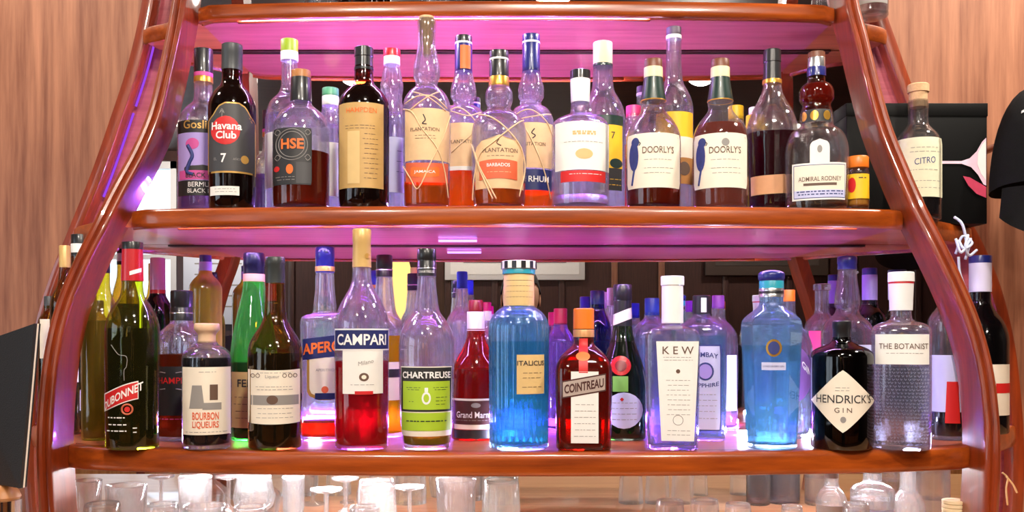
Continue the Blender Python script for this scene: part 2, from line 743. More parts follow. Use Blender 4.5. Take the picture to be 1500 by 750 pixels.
    def ring(s, y, hw, rpx, mat, name='ring'):
        pts = [(hw * s.k * math.cos(a), hw * s.k * math.sin(a), s.Z(y)) for a in np.linspace(0, 2 * math.pi, 28, endpoint=False)]
        return tube(name, pts, rpx * s.k, mat, s.root, k=6, closed=True)


def P3(px, py, Y):
    return Vector(((px - PX) * Y / F, Y, CZ + (PY - py) * Y / F))

# ------------------------------------------------------------------ room shell
YW = 1.785     # face of the wall behind the cabinet
ST = dict(kind='structure')
tag(box('floor', (-3.4, -3.4, -0.05), (3.4, 1.9, 0.0), W_FLOOR), **ST)
W_CEIL = wood('ceiling_boards', srgb(52, 30, 24), srgb(92, 58, 44), 'X', 5, 14, 0.5, 0.1, 0.3)
tag(box('ceiling', (-3.4, -3.4, CEIL), (3.4, 1.9, CEIL + 0.05), W_CEIL), **ST)
tag(box('wall_front', (-3.4, YW, 0), (3.4, YW + 0.1, CEIL), W_VENEER), **ST)
wl = tag(empty('wall_left', (-3.3, 0, 0)), **ST)
ly0, ly1, lz0, lz1 = -1.5, 0.5, 0.95, 2.35
for a, b in (((-.1, -3.4, 0), (0, ly0, CEIL)), ((-.1, ly1, 0), (0, YW, CEIL)), ((-.1, ly0, 0), (0, ly1, lz0)), ((-.1, ly0, lz1), (0, ly1, CEIL))):
    box('wall_panel', a, b, W_DARK, wl)
w2 = tag(empty('window_2', (-3.35, (ly0 + ly1) / 2, lz0)), **ST)
wp2 = pbr('window_paint', (0.7, 0.7, 0.7), 0.4)
for a, b in (((-.03, -1, 0), (.03, -.94, 1.4)), ((-.03, .94, 0), (.03, 1, 1.4)), ((-.03, -1, 0), (.03, 1, .06)), ((-.03, -1, 1.34), (.03, 1, 1.4)), ((-.02, -.03, 0), (.02, .03, 1.4)), ((-.02, -1, .68), (.02, 1, .72))):
    box('window_frame', a, b, wp2, w2)
tag(box('wall_right', (3.3, -3.4, 0), (3.4, YW, CEIL), W_DARK), **ST)
# back wall with a daylit window on its left side
YB = -3.0
wx0, wx1, wz0, wz1 = -3.05, -2.36, 1.15, 2.68
wb = tag(empty('wall_back', (0, YB, 0)), **ST)
for a, b in (((-3.4, -0.1, 0), (wx0, 0, CEIL)), ((wx1, -0.1, 0), (3.4, 0, CEIL)), ((wx0, -0.1, 0), (wx1, 0, wz0)), ((wx0, -0.1, wz1), (wx1, 0, CEIL))):
    box('wall_panel', a, b, W_DARK, wb)
for x in (-1.55, -1.1, -0.45, -0.12, 0.35, 0.72, 1.05, 1.5, 1.95, 2.4, 2.85):
    box('batten', (x - 0.022, 0, 0.12), (x + 0.022, 0.018, CEIL), W_VENEER if x in (0.72, 1.05) else W_DARK, wb, 0.004)
tag(box('baseboard_back', (-3.3, YB, 0), (3.3, YB + 0.022, 0.12), W_DARK, None, 0.004), **ST)
wn = tag(empty('window_1', ((wx0 + wx1) / 2, YB - 0.05, wz0)), **ST)
white_paint = pbr('window_paint', (0.7, 0.7, 0.7), 0.4)
hw_ = (wx1 - wx0) / 2
hh_ = wz1 - wz0
for a, b in (((-hw_, -.03, 0), (-hw_ + .05, .03, hh_)), ((hw_ - .05, -.03, 0), (hw_, .03, hh_)), ((-hw_, -.03, 0), (hw_, .03, .05)), ((-hw_, -.03, hh_ - .05), (hw_, .03, hh_)),
             ((-.02, -.02, 0), (.02, .02, hh_)), ((-hw_, -.02, hh_ * .55), (hw_, .02, hh_ * .55 + .035))):
    box('window_frame', a, b, white_paint, wn)
for sx in (-1, 1):
    for z0, z1 in ((.05, hh_ * .55), (hh_ * .55 + .035, hh_ - .05)):
        a, b = sorted((sx * .02, sx * (hw_ - .05)))
        box('pane', (a, -.003, z0), (b, .003, z1), glass('window_glass', (0.96, 0.98, 0.98), (0.8, 0.85, 0.85), 0.0), wn)

# ------------------------------------------------------------------ the boat-shaped back bar
def zr(py, Y):
    return (PY - py) * Y / F


def yrib(z):
    return float(np.interp(z, [-0.95, -0.165, 0.17, 0.53, 0.95], [1.34, 1.335, 1.395, 1.515, 1.63]))


def rib_path(pts, yf):
    out = []
    for px, py in pts:
        z = 0.0
        for _ in range(12):
            z = zr(py, yf(z))
        Y = yf(z)
        out.append(((px - PX) * Y / F, Y, CZ + z))
    return out


Lf = [(262, -140), (256, -70), (248, 0), (239, 50), (228, 100), (213, 160), (190, 215), (160, 270), (132, 325), (103, 382), (77, 445), (60, 515), (51, 590), (48, 660), (51, 730), (57, 800), (66, 856)]
Rf = [(1248, -140), (1254, -70), (1262, 0), (1275, 50), (1290, 110), (1310, 180), (1335, 242), (1360, 298), (1388, 352), (1416, 410), (1441, 470), (1459, 535), (1468, 600), (1471, 660), (1469, 730), (1463, 800), (1454, 856)]
Lb = [(214, -140), (211, -60), (206, 0), (186, 90), (161, 168), (131, 254), (98, 336), (70, 406), (49, 475), (38, 550), (32, 640), (33, 720), (38, 777)]
Rb = [(1282, -140), (1286, -60), (1295, 0), (1315, 60), (1340, 130), (1372, 215), (1412, 300), (1444, 360), (1470, 425), (1488, 500), (1497, 570), (1502, 640), (1502, 720), (1498, 777)]

bar = empty('back_bar', (0, 1.5, 0), 'boat-shaped varnished wooden back bar with three bottle shelves and mirrored back', 'back bar')
inv = Matrix.Translation((0, -1.5, 0))


def under(o, parent=bar):
    o.parent = parent
    o.matrix_parent_inverse = inv
    return o


def sweep(name, path, section, side, mat):
    """section: (u inward, v depth) polygon swept along the path."""
    P = [Vector(p) for p in crom(path, 5, clamp=False)]
    k = len(section)
    V, Fc = [], []
    for i, p in enumerate(P):
        t = (P[min(i + 1, len(P) - 1)] - P[max(i - 1, 0)])
        t2 = Vector((t.x, 0, t.z)).normalized()
        nrm = Vector((t2.z, 0, -t2.x))
        if nrm.x * side > 0:
            nrm = -nrm              # points inward (towards the centre)
        for u, v in section:
            V.append(p + nrm * u + Vector((0, v, 0)))
    for i in range(len(P) - 1):
        for j in range(k):
            j2 = (j + 1) % k
            Fc.append((i * k + j, i * k + j2, (i + 1) * k + j2, (i + 1) * k + j))
    Fc.append(tuple(range(k)))
    Fc.append(tuple((len(P) - 1) * k + j for j in range(k))[::-1])
    o = mesh_obj(name, V, Fc, mat, None, sharp=38)
    bm = bmesh.new()
    bm.from_mesh(o.data)
    bmesh.ops.recalc_face_normals(bm, faces=bm.faces)
    bm.to_mesh(o.data)
    bm.free()
    return under(o)


SEC = [(0, .075), (0, .014), (.0012, .0075), (.0042, .0025), (.0085, .0006), (.012, .0022), (.0136, .0062), (.0148, .0075), (.016, .005), (.0185, .0042), (.022, .0055), (.0236, .008), (.024, .012), (.024, .075)]
SECB = [(0, .03), (0, .006), (.002, .0015), (.006, 0), (.018, 0), (.022, .0015), (.024, .006), (.024, .03)]
pLf, pRf = rib_path(Lf, yrib), rib_path(Rf, yrib)
pLb, pRb = rib_path(Lb, lambda z: 1.70), rib_path(Rb, lambda z: 1.70)
sweep('front_rib', pLf, SEC, -1, W_RIB)
sweep('front_rib', pRf, SEC, 1, W_RIB)
sweep('back_rib', pLb, SECB, -1, W_RIB)
sweep('back_rib', pRb, SECB, 1, W_RIB)


def xat(path, z):
    q = sorted((p[2], p[0]) for p in crom(path, 5, clamp=False))
    return float(np.interp(z, [a for a, b in q], [b for a, b in q]))


# mirror back and the painted side boards between the mirror and the outer ribs
zs = np.linspace(1.092, 2.42, 40)
V, Fc = [], []
for z in zs:
    V += [(xat(pLb, z) + .075, 1.745, z), (xat(pRb, z) - .085, 1.745, z)]
for i in range(len(zs) - 1):
    Fc.append((2 * i, 2 * i + 1, 2 * i + 3, 2 * i + 2))
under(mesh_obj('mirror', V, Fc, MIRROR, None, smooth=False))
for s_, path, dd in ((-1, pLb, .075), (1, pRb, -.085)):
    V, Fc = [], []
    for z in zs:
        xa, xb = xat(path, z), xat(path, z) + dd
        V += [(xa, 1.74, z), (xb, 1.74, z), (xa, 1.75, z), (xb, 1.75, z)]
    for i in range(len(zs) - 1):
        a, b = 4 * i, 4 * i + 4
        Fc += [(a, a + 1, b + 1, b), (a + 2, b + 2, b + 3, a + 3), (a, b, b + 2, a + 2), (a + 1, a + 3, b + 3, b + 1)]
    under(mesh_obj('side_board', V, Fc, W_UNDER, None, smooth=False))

# shelves: (level, z top rel, thickness, front centre Y, end Y, left X, right X)
LV = [('bottom', -0.165, 0.034, 1.300, 1.378, -0.668, 0.692), ('middle', 0.197, 0.030, 1.392, 1.438, -0.597, 0.614), ('top', 0.561, 0.027, 1.540, 1.562, -0.535, 0.550)]
YBK = 1.742
for lv, zt, th, yc, ye, xl, xr in LV:
    z1 = CZ + zt
    z0 = z1 - th
    SHELF_Z[lv] = z1
    N = 48
    lipd = 0.032
    hang = 0.005 if lv != 'bottom' else 0.0
    sec = [(lipd, 0), (.007, 0), (.003, -.0012), (.0008, -.0045), (0, -.009), (0, -th + .009), (.0008, -th + .0045), (.003, -th + .0012), (.006, -th), (.010, -th), (.0115, -th + hang), (lipd, -th + hang)]
    V, Fc = [], []
    fr = []
    xm, xh = (xl + xr) / 2, (xr - xl) / 2
    for i in range(N + 1):
        u = -1 + 2 * i / N
        y = yc + (ye - yc) * (0.75 * u * u + 0.25 * u ** 8) + 0.012 * max(0, abs(u) - 0.975) / 0.025
        fr.append((xm + xh * u, y))
        for a, b in sec:
            V.append((xm + xh * u, y + a, z1 + b))
    k = len(sec)
    for i in range(N):
        for j in range(k):
            j2 = (j + 1) % k
            Fc.append((i * k + j, i * k + j2, (i + 1) * k + j2, (i + 1) * k + j))
    Fc.append(tuple(range(k)))
    Fc.append(tuple(N * k + j for j in range(k))[::-1])
    lip = mesh_obj('front_lip', V, Fc, W_LIP, None, sharp=40)
    # board from the lip back to the mirror, with the wings of the side bays
    pl = [(x, y + lipd) for x, y in fr]
    zl = z1 - th / 2
    fl, frr = xat(pLf, zl), xat(pRf, zl)
    bl, br = xat(pLb, zl), xat(pRb, zl)
    yf0 = yrib(zt) + 0.03
    outl = [(fl + .012, yf0 + .01), (fl - .006, yf0 + .05), ((fl + bl) / 2 + .012, (yf0 + 1.76) / 2), (bl + .028, 1.69), (bl + .034, YBK)]
    outr = [(frr - .012, yf0 + .01), (frr + .006, yf0 + .05), ((frr + br) / 2 - .012, (yf0 + 1.76) / 2), (br - .028, 1.69), (br - .034, YBK)]
    outl = crom(outl, 4, clamp=False)
    outr = crom(outr, 4, clamp=False)
    loop = [(xl - 0.004, fr[0][1] + lipd)] + pl[1:-1] + [(xr + 0.004, fr[-1][1] + lipd)] + [p for p in outr if p[1] > fr[-1][1] + .02 or p[0] > xr] + [p for p in outl if True][::-1]
    bm = bmesh.new()
    vs_ = [bm.verts.new((x, y, z0 + hang + 0.0005)) for x, y in loop]
    f = bm.faces.new(vs_)
    ex = bmesh.ops.extrude_face_region(bm, geom=[f])
    for v in ex['geom']:
        if isinstance(v, bmesh.types.BMVert):
            v.co.z = z1
    bmesh.ops.recalc_face_normals(bm, faces=bm.faces)
    bmesh.ops.triangulate(bm, faces=[q for q in bm.faces if len(q.verts) > 4])
    me = bpy.data.meshes.new('shelf_board')
    bm.to_mesh(me)
    bm.free()
    me.materials.append(W_BOARD)
    sh = under(link(bpy.data.objects.new('shelf_board', me)))
    lip.parent = sh
    V = [(x, y - .002, z0 + hang - .0006) for x, y in pl] + [(x, YBK, z0 + hang - .0006) for x, y in pl]
    npl = len(pl)
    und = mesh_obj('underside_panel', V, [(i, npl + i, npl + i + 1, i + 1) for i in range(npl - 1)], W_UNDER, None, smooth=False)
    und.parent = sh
    bd = box('dark_gap_strip', (xl - .05, YBK - .006, z0 + hang - .004), (xr + .05, YBK + .001, z0 + hang - .0008), W_DARK)  # dark strip stands in for the shaded gap at the mirror
    bd.parent = sh
    if lv != 'bottom':
        pts = [(x, y - lipd + .0142, z0 + .0034) for x, y in pl[3:-3 if lv == 'middle' else -14]]
        st = tube('led_strip', pts, .0014, emis('lavender_led', (.50, .30, 1.0), 260.0), None, 6)
        st.parent = sh
        vl = tube('added_strip_shield', [(x, y + .0068, z - .0012) for x, y, z in pts], .0036, W_LIP, None, 6)  # added batten that keeps the strip's glare out of the mirror
        vl.parent = sh
    # rounded edging on the wings
    for q, nm in ((outl, 'wing_edge'), (outr, 'wing_edge')):
        V, Fc = tube_geo([(x, y, (z0 + z1) / 2) for x, y in q[:-4]], 0.5, 8)
        V = []
        kk = 8
        cen = [(x, y) for x, y in q if y < 1.70]
        for x, y in cen:
            for j in range(kk):
                a = 2 * math.pi * j / kk
                V.append((x + .006 * math.cos(a), y, (z0 + z1) / 2 + (th / 2 + .001) * math.copysign(abs(math.sin(a)) ** .5, math.sin(a))))
        Fc = [(i * kk + j, i * kk + (j + 1) % kk, (i + 1) * kk + (j + 1) % kk, (i + 1) * kk + j) for i in range(len(cen) - 1) for j in range(kk)]
        Fc += [tuple(range(kk)), tuple((len(cen) - 1) * kk + j for j in range(kk))]
        o = mesh_obj(nm, V, Fc, W_LIP, None, sharp=60)
        o.parent = sh

# LED strips lying along the mirror at the back of the shelves, and brighter LED pucks
def led(name, lo, hi, mat):
    return under(box(name, lo, hi, mat, None))


zb_, zm_, zt_ = SHELF_Z['bottom'], SHELF_Z['middle'], SHELF_Z['top']
led('led_strip', (-0.50, 1.712, zm_ + .002), (0.22, 1.722, zm_ + .010), LED_V)
led('led_strip', (-0.46, 1.712, zb_ + .002), (0.42, 1.722, zb_ + .010), LED_V)
led('led_strip', (-0.13, 1.630, zm_ - .031), (-0.062, 1.634, zm_ - .027), emis('faint_violet_led', (.5, .25, 1.0), 3.0))
led('led_strip', (-0.58, 1.60, zb_ - .042), (-0.10, 1.615, zb_ - .035), LED_W)
led('led_strip', (0.50, 1.60, zb_ - .042), (0.72, 1.615, zb_ - .035), LED_W)


for y0_, y1_ in ((60, 150), (160, 285), (350, 450)):
    pts = []
    for q in np.linspace(y0_, y1_, 9):
        z = CZ + zr(q, 1.70)
        pts.append((xat(pLb, z) + .028, 1.730, z))
    under(tube('led_strip', pts, .0022, emis('dim_violet_led', (.40, .08, 1.0), .8), None, 6))


def puck(px, Y, lv, r=.012):
    X = (px - PX) * Y / F
    V, Fc = lathe_geo([(0, r), (.006, r), (.008, r * .8)], 20)
    o = mesh_obj('led_puck', [(a + X, b + Y, c + SHELF_Z[lv]) for a, b, c in V], Fc, LED_B, None)
    under(o)


for px, Y in ((212, 1.55), (352, 1.57), (462, 1.58), (605, 1.66), (745, 1.45), (1092, 1.53), (1128, 1.44), (1185, 1.55), (1335, 1.52), (890, 1.67)):
    puck(px, Y, 'bottom')
for px, Y in ((395, 1.66), (480, 1.66), (590, 1.62), (700, 1.66), (820, 1.64), (905, 1.66), (1000, 1.66)):
    puck(px, Y, 'middle')

# ------------------------------------------------------------------ back counter under the shelves
ct = empty('back_counter', (0, 1.45, 0), 'wooden back counter under the bottle shelves, crowded with clean glasses', 'counter')
ZC = 1.09
box('worktop', (-1.5, -.37, ZC - .04), (1.5, .325, ZC), wood('worktop_wood', srgb(180, 120, 80), srgb(220, 170, 120), 'X', 5, 12, .3, .5), ct, .004)
box('cabinet_body', (-1.48, -.33, 0.0), (1.48, .325, ZC - .041), W_RIB, ct)
SHELF_Z['counter'] = ZC

# ------------------------------------------------------------------ bottle materials
G = glass2('clear_glass')
G_HAZE = glass2('clear_glass_sheen', (0.975, 0.975, 0.985), 0.05)  # clear glass with extra haze put in for LED glow
G_BROWN = glass('brown_glass', (0.30, 0.07, 0.03), (0.05, 0.01, 0.01), 0.03)
G_DARK = glass('black_glass', (0.03, 0.02, 0.03), (0.01, 0.01, 0.01), 0.01)
G_OLIVE = glass('olive_glass', (0.70, 0.60, 0.06), (0.2, 0.17, 0.02), 0.16)
G_DKGRN = glass('dark_green_glass', (0.66, 0.68, 0.08), (0.06, 0.09, 0.01), 0.03)
G_GREEN = glass('green_glass', (0.16, 0.82, 0.16), (0.02, 0.24, 0.04), 0.18)
G_BENE = glass('bottle_green_glass', (0.16, 0.34, 0.10), (0.01, 0.04, 0.01), 0.05)
G_BROLIVE = glass('brown_olive_glass', (0.60, 0.40, 0.08), (0.09, 0.05, 0.01), 0.03)
G_AMBER = glass('amber_glass', (0.62, 0.10, 0.02), (0.16, 0.02, 0.01), 0.06)
G_BLUE = glass2('blue_glass', (0.66, 0.93, 0.98), 0.10)
G_AQUA = glass2('aqua_glass', (0.76, 0.93, 0.985), 0.08)
G_PALEB = glass2('pale_blue_glass', (0.90, 0.955, 0.99), 0.05)
G_RED = glass('red_glass', (0.75, 0.06, 0.03), (0.25, 0.01, 0.02), 0.08)
L_CLEAR = liquid('clear_spirit', (0.97, 0.97, 0.99), 1.36, 0.05)
L_RUM = liquid('dark_rum', (0.44, 0.06, 0.02), 1.36, 0.35)
L_DEEP = pbr('black_liquid', (0.006, 0.004, 0.005), 0.05, spec=0.6)
L_ORANGE = liquid('orange_rum', (0.93, 0.30, 0.04), 1.36, 0.35)
L_RED = liquid('red_aperitif', (0.80, 0.03, 0.05), 1.36, 0.45)
L_OLIVE = liquid('yellow_liqueur', (0.62, 0.50, 0.06), 1.36, 0.35)
L_YELLOW = liquid('gold_liqueur', (0.92, 0.66, 0.04), 1.36, 0.4)
L_BLUE = liquid('blue_spirit', (0.45, 0.88, 0.97), 1.36, 0.15)
L_AQUA = liquid('aqua_spirit', (0.72, 0.92, 0.985), 1.36, 0.10)
L_BROWNRED = liquid('brown_red_liqueur', (0.55, 0.06, 0.015), 1.36, 0.45)
L_PINK = liquid('pink_spirit', (0.92, 0.45, 0.50), 1.36, 0.3)
L_REDORG = liquid('red_orange_liqueur', (0.9, 0.10, 0.02), 1.36, 0.4)
K_BLACK = pbr('black_cap', (0.012, 0.012, 0.014), 0.35, coat=0.3)
K_NAVY = pbr('navy_cap', (0.015, 0.02, 0.16), 0.3, coat=0.4)
K_BLUE = pbr('blue_cap', (0.02, 0.05, 0.42), 0.35)
K_GREY = pbr('grey_cap', (0.05, 0.055, 0.06), 0.4)
K_CORK = pbr('cork', srgb(206, 170, 128), 0.8, bump=0.3, bscale=300, var=0.15)
K_WOOD = pbr('stopper_wood', srgb(172, 112, 58), 0.45, var=0.2)
K_DKWOOD = pbr('dark_stopper_wood', srgb(110, 62, 40), 0.45, var=0.2)
K_TAN = pbr('tan_capsule', srgb(214, 176, 110), 0.35, metal=0.2)
K_CREAM = pbr('cream_cap', srgb(232, 214, 170), 0.5)
K_WHITE = pbr('white_plastic', (0.8, 0.79, 0.78), 0.45)
K_RED = pbr('red_capsule', srgb(186, 24, 34), 0.35, coat=0.3)
K_DKRED = pbr('dark_red_cap', srgb(120, 18, 28), 0.35)
K_PINK = pbr('pink_cap', srgb(206, 60, 110), 0.4)
K_ORANGE = pbr('orange_cap', srgb(226, 118, 30), 0.4)
K_GOLD = pbr('gold_foil', srgb(214, 164, 70), 0.3, metal=0.7)
K_SILVER = pbr('silver_foil', (0.7, 0.7, 0.72), 0.25, metal=0.9)
K_GREENCAP = pbr('lime_cap', srgb(150, 178, 30), 0.4)
K_MINT = pbr('mint_cap', srgb(90, 170, 130), 0.4)
K_DKGREEN = pbr('dark_green_capsule', srgb(26, 50, 44), 0.35, coat=0.3)
K_YELLOW = pbr('yellow_cap', srgb(236, 190, 40), 0.45)
K_LILAC = pbr('lilac_capsule', srgb(168, 150, 220), 0.4)
K_TEAL = pbr('teal_ring', srgb(40, 150, 170), 0.35)
A_WHITE = pbr('white_paper', (0.78, 0.76, 0.72), 0.6, var=0.04, bscale=60)
A_CREAM = pbr('cream_paper', srgb(230, 220, 202), 0.6, var=0.06, bscale=50)
A_PARCH = pbr('parchment', srgb(222, 184, 140), 0.6, var=0.22, bscale=45)
A_TAN = pbr('tan_paper', srgb(190, 152, 90), 0.55, var=0.1, bscale=50)
A_TAN2 = pbr('light_tan_paper', srgb(208, 176, 118), 0.55, var=0.1, bscale=50)
A_BLACK = pbr('black_paper', (0.018, 0.017, 0.018), 0.5)
A_CHAR = pbr('charcoal_paper', (0.045, 0.043, 0.046), 0.5)
A_BLUE = pbr('navy_paper', srgb(22, 32, 92), 0.5)
A_RED = pbr('red_print', srgb(200, 30, 30), 0.5)
A_ORANGE = pbr('orange_print', srgb(226, 108, 36), 0.5)
A_ORLAB = pbr('orange_label', srgb(214, 96, 60), 0.5, var=0.1)
A_YELLOW = pbr('yellow_paper', srgb(236, 186, 30), 0.5)
A_LIME = pbr('lime_paper', srgb(164, 196, 44), 0.55)
A_LILAC = pbr('lilac_paper', srgb(170, 150, 216), 0.55)
A_PINK = pbr('pink_print', srgb(200, 80, 150), 0.55)
A_GOLD = pbr('gold_print', srgb(206, 160, 84), 0.35, metal=0.4)
A_GREY = pbr('grey_print', srgb(140, 136, 132), 0.6)
A_INK = pbr('ink', (0.03, 0.028, 0.03), 0.6)
A_INKBLUE = pbr('blue_ink', srgb(48, 58, 120), 0.6)
A_INKBROWN = pbr('brown_ink', srgb(96, 72, 58), 0.6)
A_LETTER = pbr('white_print', (0.82, 0.8, 0.78), 0.5)
A_BIRD = pbr('parrot_blue_print', srgb(44, 54, 118), 0.6, var=0.4, bscale=120)
A_PALEV = pbr('pale_violet_paper', srgb(196, 198, 232), 0.5)
A_BROWNLAB = pbr('brown_label', srgb(72, 34, 30), 0.5)
A_WAX = pbr('red_wax', srgb(190, 24, 28), 0.35, bump=0.4, bscale=200)
RAFFIA = pbr('raffia', srgb(224, 192, 150), 0.8, var=0.2, bscale=150)
M1, M2, M3 = 1.46, 1.56, 1.655      # rows on the middle shelf
GM = 'bottles on the middle shelf'
GB = 'bottles on the bottom shelf'
YB1 = 1.36


def neck_bands(b, bands, hw, k0='capsule'):
    for y0, y1, m in bands:
        b.cyl(y0, y1, hw, m, k0, bev=0.3)


# ================================================================== middle shelf
b = Bottle('rum_bottle', 'clear rum bottle with lilac picture label and black cap, leftmost on the middle shelf', 298, 1.535, 'middle',
           [(118, 13), (140, 13), (150, 15), (160, 25), (172, 33), (186, 36), (300, 36)], G_HAZE, group=GM)
b.liquid(196, liquid('violet_tinted_rum', (0.55, 0.35, 0.6), 1.36, 0.2))
b.cyl(73, 108, 13.5, K_BLACK)
b.cyl(108, 114, 13.6, A_PINK, 'capsule', bev=.2)
b.cyl(114, 122, 13.6, K_GOLD, 'capsule', bev=.2)
b.patch(184, 202, 263, 334, A_BLACK)
b.text("Gosling's", 192, 60, A_GOLD, bold=.01)
b.patch(202, 270, 264, 333, A_LILAC)
b.cord([(284, 262), (276, 258), (279, 246), (283, 236), (281, 228), (277, 220)], A_INKBLUE, 3.0, 'seal_drawing', off=.0003)
b.patch(210, 226, 274, 292, A_PINK, 'ellipse', off=.001, parent=b.last, name='emblem')
b.patch(248, 262, 272, 322, A_INK, 'arch', off=.0009, parent=b.last, name='rock_print')
b.patch(256, 269, 266, 331, A_PINK, off=.0012, parent=b.last, name='band')
b.text('BLACK SEAL', 263, 52, A_INK, off=.0017, bold=.01)
b.patch(270, 292, 264, 333, A_BLACK)
b.text('BERMUDA', 276, 44, A_LETTER)
b.text('BLACK RUM', 285, 46, A_LETTER)

b = Bottle('rum_bottle', 'dark brown rum bottle with arched black label, red disc and number seven', 340, M1, 'middle',
           [(100, 14.5), (118, 14.5), (126, 17), (136, 25), (148, 31.5), (160, 34), (300, 33)], G_BROWN, group=GM)
b.liquid(120, L_DEEP)
b.cap([(66, 13.5), (67, 14.8), (80, 15.2), (81, 14.8), (104, 15)], K_GREY)
b.patch(158, 259, 307, 373, A_GOLD, 'havana', off=.0004, name='label_border', nv=24)
b.patch(160, 256.5, 308.4, 371.6, A_CHAR, 'havana', off=.0007, nv=24)
b.patch(178, 219, 311, 351, A_RED, 'ellipse', off=.001, parent=b.last, name='red_disc')
b.text('Havana', 192, 46, A_LETTER, x=331, h=11, bold=.025, off=.0016)
b.text('Club', 205, 30, A_LETTER, x=331, h=11, bold=.025, off=.0016)
b.text('7', 238, 8, A_LETTER, x=328, h=13, bold=.02)
b.text('AÑOS', 239, 12, A_GREY, x=347, bold=.0)
b.text('EL', 239, 5, A_GREY, x=317)
b.patch(233, 245, 352, 363, A_GOLD, 'ellipse', off=.001, parent=b.last, name='medal')
b.cord([(326, 180), (326, 170), (323, 174), (326, 168), (329, 174), (326, 170)], A_GREY, .5, 'figure_print', off=.0006)
b.patch(278, 291, 310, 350, A_WHITE)
b.lines([282, 286], 314, 346, A_GREY)

b = Bottle('rum_bottle', 'tall clear bottle with lime green cap behind the square black label', 424, M2, 'middle',
           [(88, 11.5), (125, 12), (138, 16), (150, 27), (165, 33), (180, 35), (300, 35)], G_HAZE, group=GM)
b.liquid(172, L_CLEAR)
b.cyl(59, 77, 12.5, K_GREENCAP)
b.cyl(77, 90, 12.7, K_WHITE, 'capsule', bev=.2)
b.patch(200, 280, 389, 460, A_WHITE)

b = Bottle('rum_bottle', 'round-shouldered clear bottle with square black label, orange letters and wooden stopper', 441, M1, 'middle',
           [(146, 14), (152, 15), (158, 20), (166, 30), (178, 37.5), (192, 40.5), (240, 41), (300, 41)], G, group=GM)
b.liquid(226, L_RUM)
b.cyl(104, 116, 14, K_WOOD, 'stopper')
b.cyl(115, 150, 14.6, K_BLACK, 'capsule', hw2=15.5, bev=.3)
b.patch(126, 139, 440, 452, K_GOLD, 'ellipse', off=.0008, name='emblem')
b.patch(196, 277, 402, 456, A_BLACK, 'rrect', r=.04)
la = b.last
for i, r_ in enumerate((22, 18)):
    pts = [(428 + r_ * math.cos(a), 220 + r_ * math.sin(a)) for a in np.linspace(0, 2 * math.pi, 26)]
    pts = [(max(403.5, p[0]), p[1]) for p in pts]
    b.cord(pts, A_GREY, .55, 'ornament', off=.0006)
for cx, cy_ in ((408, 202), (450, 202), (450, 238), (408, 238)):
    b.cord([(cx - 4, cy_), (cx, cy_ - 4), (cx + 4, cy_), (cx, cy_ + 4), (cx - 3, cy_ + 1)], A_GREY, .5, 'ornament', off=.0006)
b.text('HSE', 219, 34, A_ORANGE, x=428, h=15, bold=.03, off=.0016)
b.patch(248, 262, 420, 430, A_ORANGE, 'ellipse', off=.0008, parent=la, name='emblem')
b.patch(245, 275, 434, 455, A_CHAR, off=.0008, parent=la, name='panel')
b.patch(250, 258, 403, 411, A_RED, 'ellipse', off=.0008, parent=la, name='seal')
b.lines([266, 270], 405, 432, A_GREY, parent=la)

b = Bottle('spirit_bottle', 'slim clear bottle with mint green cap beside the tan-labelled dark bottle', 484, M2, 'middle',
           [(140, 12), (160, 12.5), (176, 15.5), (190, 17), (300, 17)], G_HAZE, group=GM)
b.liquid(185, L_CLEAR)
b.cyl(130, 142, 12, K_MINT)
b.cyl(142, 156, 12.2, K_WHITE, 'capsule', bev=.2)
b.patch(212, 290, 468, 500, A_WHITE)

b = Bottle('rum_bottle', 'dark brown bottle with tall tan label under the back of the top shelf lip', 533, M1, 'middle',
           [(98, 13.5), (116, 14), (124, 16), (132, 24), (142, 32), (154, 36.5), (170, 37), (300, 36.5)], G_BROWN, group=GM)
b.liquid(128, L_DEEP)
b.cap([(70, 12), (71.5, 13.8), (84, 14), (85, 13), (100, 13.4), (100.5, 14.2), (104, 14.2)], K_BLACK)
b.patch(159, 281, 498, 561, A_TAN)
la = b.last
b.text('HAMPDEN', 170, 46, A_ORANGE, x=529, bold=.01)
b.patch(200, 275, 510, 527, A_TAN2, off=.0009, parent=la, name='panel')
b.lines(list(range(192, 200, 4)), 506, 552, A_INKBROWN, parent=la)
b.lines(list(range(204, 274, 7)), 531, 553, A_INKBROWN, parent=la)
b.cord([(504, 180), (556, 180)], A_INKBROWN, .4, 'rule', off=.0006)

b = Bottle('spirit_bottle', 'slender clear bottle with red cap behind the tan-labelled dark bottle', 574, M2, 'middle',
           [(82, 11.5), (95, 11), (110, 14), (128, 17), (142, 15), (160, 17), (182, 21), (300, 21)], G_HAZE, group=GM)
b.liquid(168, L_CLEAR)
b.cyl(73, 84, 12.5, K_RED)
b.cyl(84, 96, 12, K_WHITE, 'capsule', bev=.2)
b.patch(205, 285, 556, 594, A_PALEV)
b.lines([225, 240, 255], 580, 592, A_INKBLUE)


def corded(label, x, Y, ytop, neck, cap, body, lev, parts, cords, hwb):
    b = Bottle('rum_bottle', label, x, Y, 'middle', neck + body, G_HAZE, group=GM)
    b.liquid(lev, L_ORANGE)
    for args in cap:
        b.cyl(*args[:3], args[3], args[4], bev=.5)
    return b


